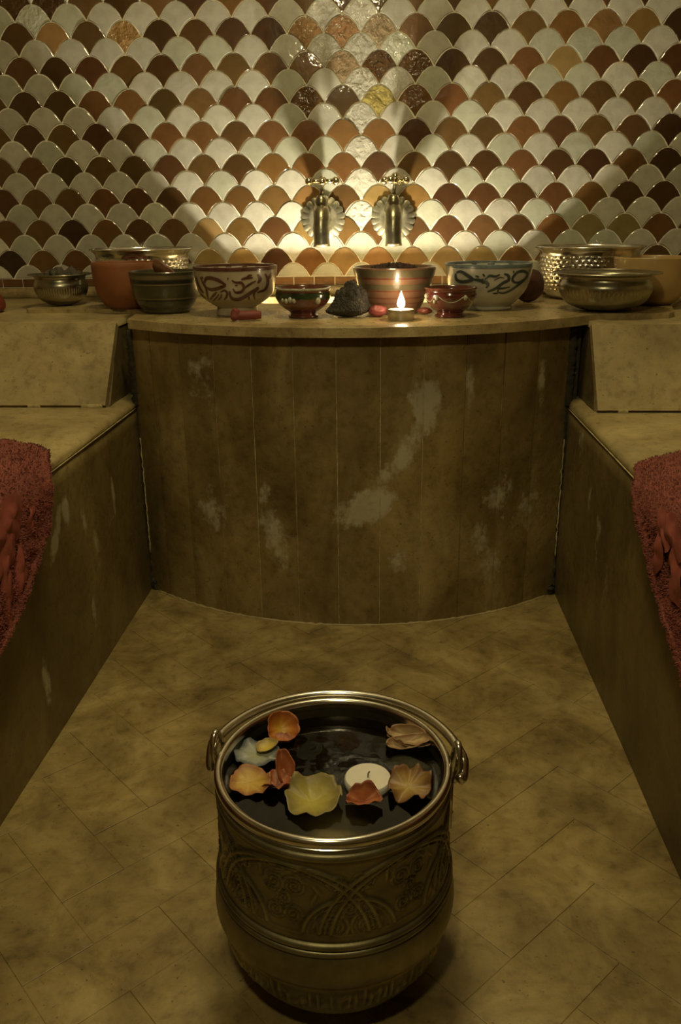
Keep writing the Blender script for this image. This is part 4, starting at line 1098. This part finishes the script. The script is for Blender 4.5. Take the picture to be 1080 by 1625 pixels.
# ------------------------------------------------------------------ red terry towels over both benches
def towel_mat():
    m, nt, b = nodes('red_terry'); P = pos(nt)
    n1 = noise_(nt, P, 260, 4, .75); n2 = noise_(nt, P, 12, 3)
    c = ramp(nt, n1, [(.32, (.075, .012, .008)), (.5, (.25, .052, .036)), (.72, (.40, .10, .07))])
    nt.links.new(mixc(nt, .5, c, ramp(nt, n2, [(.3, (.7, .7, .7)), (.7, (1.2, 1.2, 1.2))]), 'MULTIPLY'), b.inputs['Base Color'])
    b.inputs['Roughness'].default_value = .95; b.inputs['Sheen Weight'].default_value = .4
    b.inputs['Sheen Tint'].default_value = (.9, .4, .3, 1)
    bump(nt, b, n1, 1.0, .006); return m
M_towel = towel_mat()
M_satin = plain('rose_satin', (.30, .075, .055), .6, var=.15, vscale=40, bmp=.2)
def towel(side, far_edge, label):
    """thick folded towel: lies on the seat and hangs over its edge; far_edge(t) gives the y of the far end at arc position t (metres along the section)"""
    L = side == 'left'; xe = XFL if L else XFR; s = -1 if L else 1
    # section along the cloth from the bench side over the edge and down
    path = []
    for k in range(16): path.append((xe + s * (.34 - .32 * k / 15), .523))
    for k in range(1, 9): a = PI / 2 * k / 8; path.append((xe + s * .020 - s * .052 * math.sin(a), .523 - .045 + .045 * math.cos(a)))
    xb = path[-1][0]
    for k in range(1, 34): path.append((xb + s * .0004 * k * 0, .478 - .185 * k / 33))
    P = [Vector((x, 0, z)) for x, z in path]; acc = [0]
    for i in range(1, len(P)): acc.append(acc[-1] + (P[i] - P[i - 1]).length)
    ny = 90; V = []; Fc = []; m = len(P)
    def nrm(i): t = (P[min(i + 1, m - 1)] - P[max(i - 1, 0)]).normalized(); n_ = Vector((t.z, 0, -t.x)); return n_ if (n_.z > .01 or (abs(n_.z) <= .01 and n_.x * -s > 0)) else -n_
    for i in range(m):
        yf = far_edge(path[i]); n_ = nrm(i)
        for j in range(ny + 1):
            e = (j / ny) ** 1.5; y = yf + (-1.75 - yf) * e
            d = .010 * nz(path[i][0] * 6, y * 6, path[i][1] * 6 + 3) + .0040 * nz(path[i][0] * 55, y * 55, path[i][1] * 55) + .0022 * nz(path[i][0] * 150, y * 150, path[i][1] * 150)
            d += .006 * math.exp(-((y - yf + .035) / .012) ** 2)                     # hem ridge
            rnd_ = max(0, 1 - (yf - y) / .020); d -= .020 * rnd_ ** 2.2
            q = P[i] + n_ * d; V.append((q.x, y, q.z))
    n0 = len(V); W = ny + 1
    for i in range(m):
        n_ = nrm(i); yf = far_edge(path[i])
        for j in range(ny + 1):
            e = (j / ny) ** 1.5; y = yf - .001 + (-1.75 - yf) * e; q = P[i] - n_ * (.0255 if path[i][1] > .49 else .0245); V.append((q.x, y, q.z))
    for i in range(m - 1):
        for j in range(ny):
            a = i * W + j; Fc += [(a, a + W, a + W + 1, a + 1), (n0 + a, n0 + a + 1, n0 + a + W + 1, n0 + a + W)]
        a = i * W; Fc.append((a, n0 + a, n0 + a + W, a + W)); a += ny; Fc.append((a, a + W, n0 + a + W, n0 + a))
    for j in range(ny):
        for a in (j, (m - 1) * W + j): Fc.append((a, a + 1, n0 + a + 1, n0 + a))
    t = empty('bath_towel', (xe, -1.2, .5), label, 'towel')
    V = [(q[0] - xe, q[1] + 1.2, q[2] - .5) for q in V]
    fixn(mk('terry_cloth', V, Fc, M_towel, t))
    r_ = random.Random(11 + s); TV = []; TF = []; VV = [Vector(q) for q in V[:n0]]
    for k in range(26000):                                     # the looped pile
        i = r_.randrange(m - 1); j = min(ny - 2, int(ny * (r_.random() ** .8) * .75)); a = i * W + j
        e1, e2 = VV[a + W] - VV[a], VV[a + 1] - VV[a]; p0 = VV[a] + e1 * r_.random() + e2 * r_.random(); n_ = nrm(i)
        d = (n_ + Vector((r_.gauss(0, .6), r_.gauss(0, .6), r_.gauss(0, .6) - .25))).normalized() * r_.uniform(.0022, .0046); w_ = d.orthogonal().normalized() * .0007
        o_ = len(TV); TV += [p0 - w_ - n_ * .001, p0 + w_ - n_ * .001, p0 + d + w_ * .8, p0 + d - w_ * .8]; TF.append((o_, o_ + 1, o_ + 2, o_ + 3))
    mk('terry_pile', TV, TF, M_towel, t, False)['kind'] = 'stuff'
    return t, xe, s, xb
def fe_left(q):
    x, z = q
    if z > .515: return -.785 - .55 * max(0, x + .71)
    pts = [(.29, -1.235), (.31, -1.165), (.33, -1.09), (.379, -1.004), (.416, -.951), (.485, -.925), (.50, -.90), (.515, -.862), (.53, -.85)]
    return float(np.interp(z, [p_[0] for p_ in pts], [p_[1] for p_ in pts]))
def fe_right(q):
    x, z = q
    if z > .505: return -.885 + .68 * min(.22, max(0, x - .44)) 
    pts = [(.29, -1.33), (.336, -1.245), (.358, -1.19), (.381, -1.10), (.422, -1.05), (.47, -.985), (.505, -.92), (.53, -.885)]
    return float(np.interp(z, [p_[0] for p_ in pts], [p_[1] for p_ in pts]))
def applique(t, xe, s, xb, spots):
    for (y, z, a, b_, an, top) in spots:
        V = []; Fc = []; NR, NA = 6, 26
        for i in range(NR + 1):
            for j in range(NA):
                q = i / NR; tt = 2 * PI * j / NA; rr = 1 + .15 * nz(math.cos(tt) * 2, math.sin(tt) * 2, y * 9)
                u, v = q * rr * a * math.cos(tt), q * rr * b_ * math.sin(tt); uu = u * math.cos(an) - v * math.sin(an); vv = u * math.sin(an) + v * math.cos(an)
                h = .0040 * (1 - q ** 2) + .0045 + .006 * nz(u * 45, v * 45, y * 5) + .002 * math.sin(tt * 3 + y * 40) * q
                if top: V.append((z + vv - xe, y + uu + 1.2, .525 + h - .5))
                else: V.append((xb - s * h - xe, y + uu + 1.2, z + vv - .5))
        for i in range(NR):
            for j in range(NA): k = (j + 1) % NA; Fc.append((i * NA + j, (i + 1) * NA + j, (i + 1) * NA + k, i * NA + k))
        fixn(mk('satin_petal', V, Fc, M_satin, t))
NTUFT = 26000
t, xe, s, xb = towel('left', fe_left, 'red terry towel folded over the edge of the left bench')
applique(t, xe, s, xb, [(-1.10, .475, .050, .036, .5, False), (-1.13, .43, .055, .030, 1.1, False), (-1.09, .385, .050, .020, 1.25, False), (-1.17, .465, .055, .040, .3, False), (-1.15, .37, .050, .024, 1.4, False), (-1.03, .455, .028, .014, .9, False), (-1.19, .40, .05, .03, .8, False)])
t, xe, s, xb = towel('right', fe_right, 'red terry towel folded over the edge of the right bench')
applique(t, xe, s, xb, [(-1.14, .485, .036, .020, .8, False), (-1.13, .445, .032, .018, 1.7, False), (-1.19, .49, .050, .026, .2, False), (-1.21, .44, .040, .026, 1.0, False)])
print('bricks', nb, 'tiles', len([o for o in bpy.data.objects if o.name.startswith(('brown_tile', 'white_tile'))]))
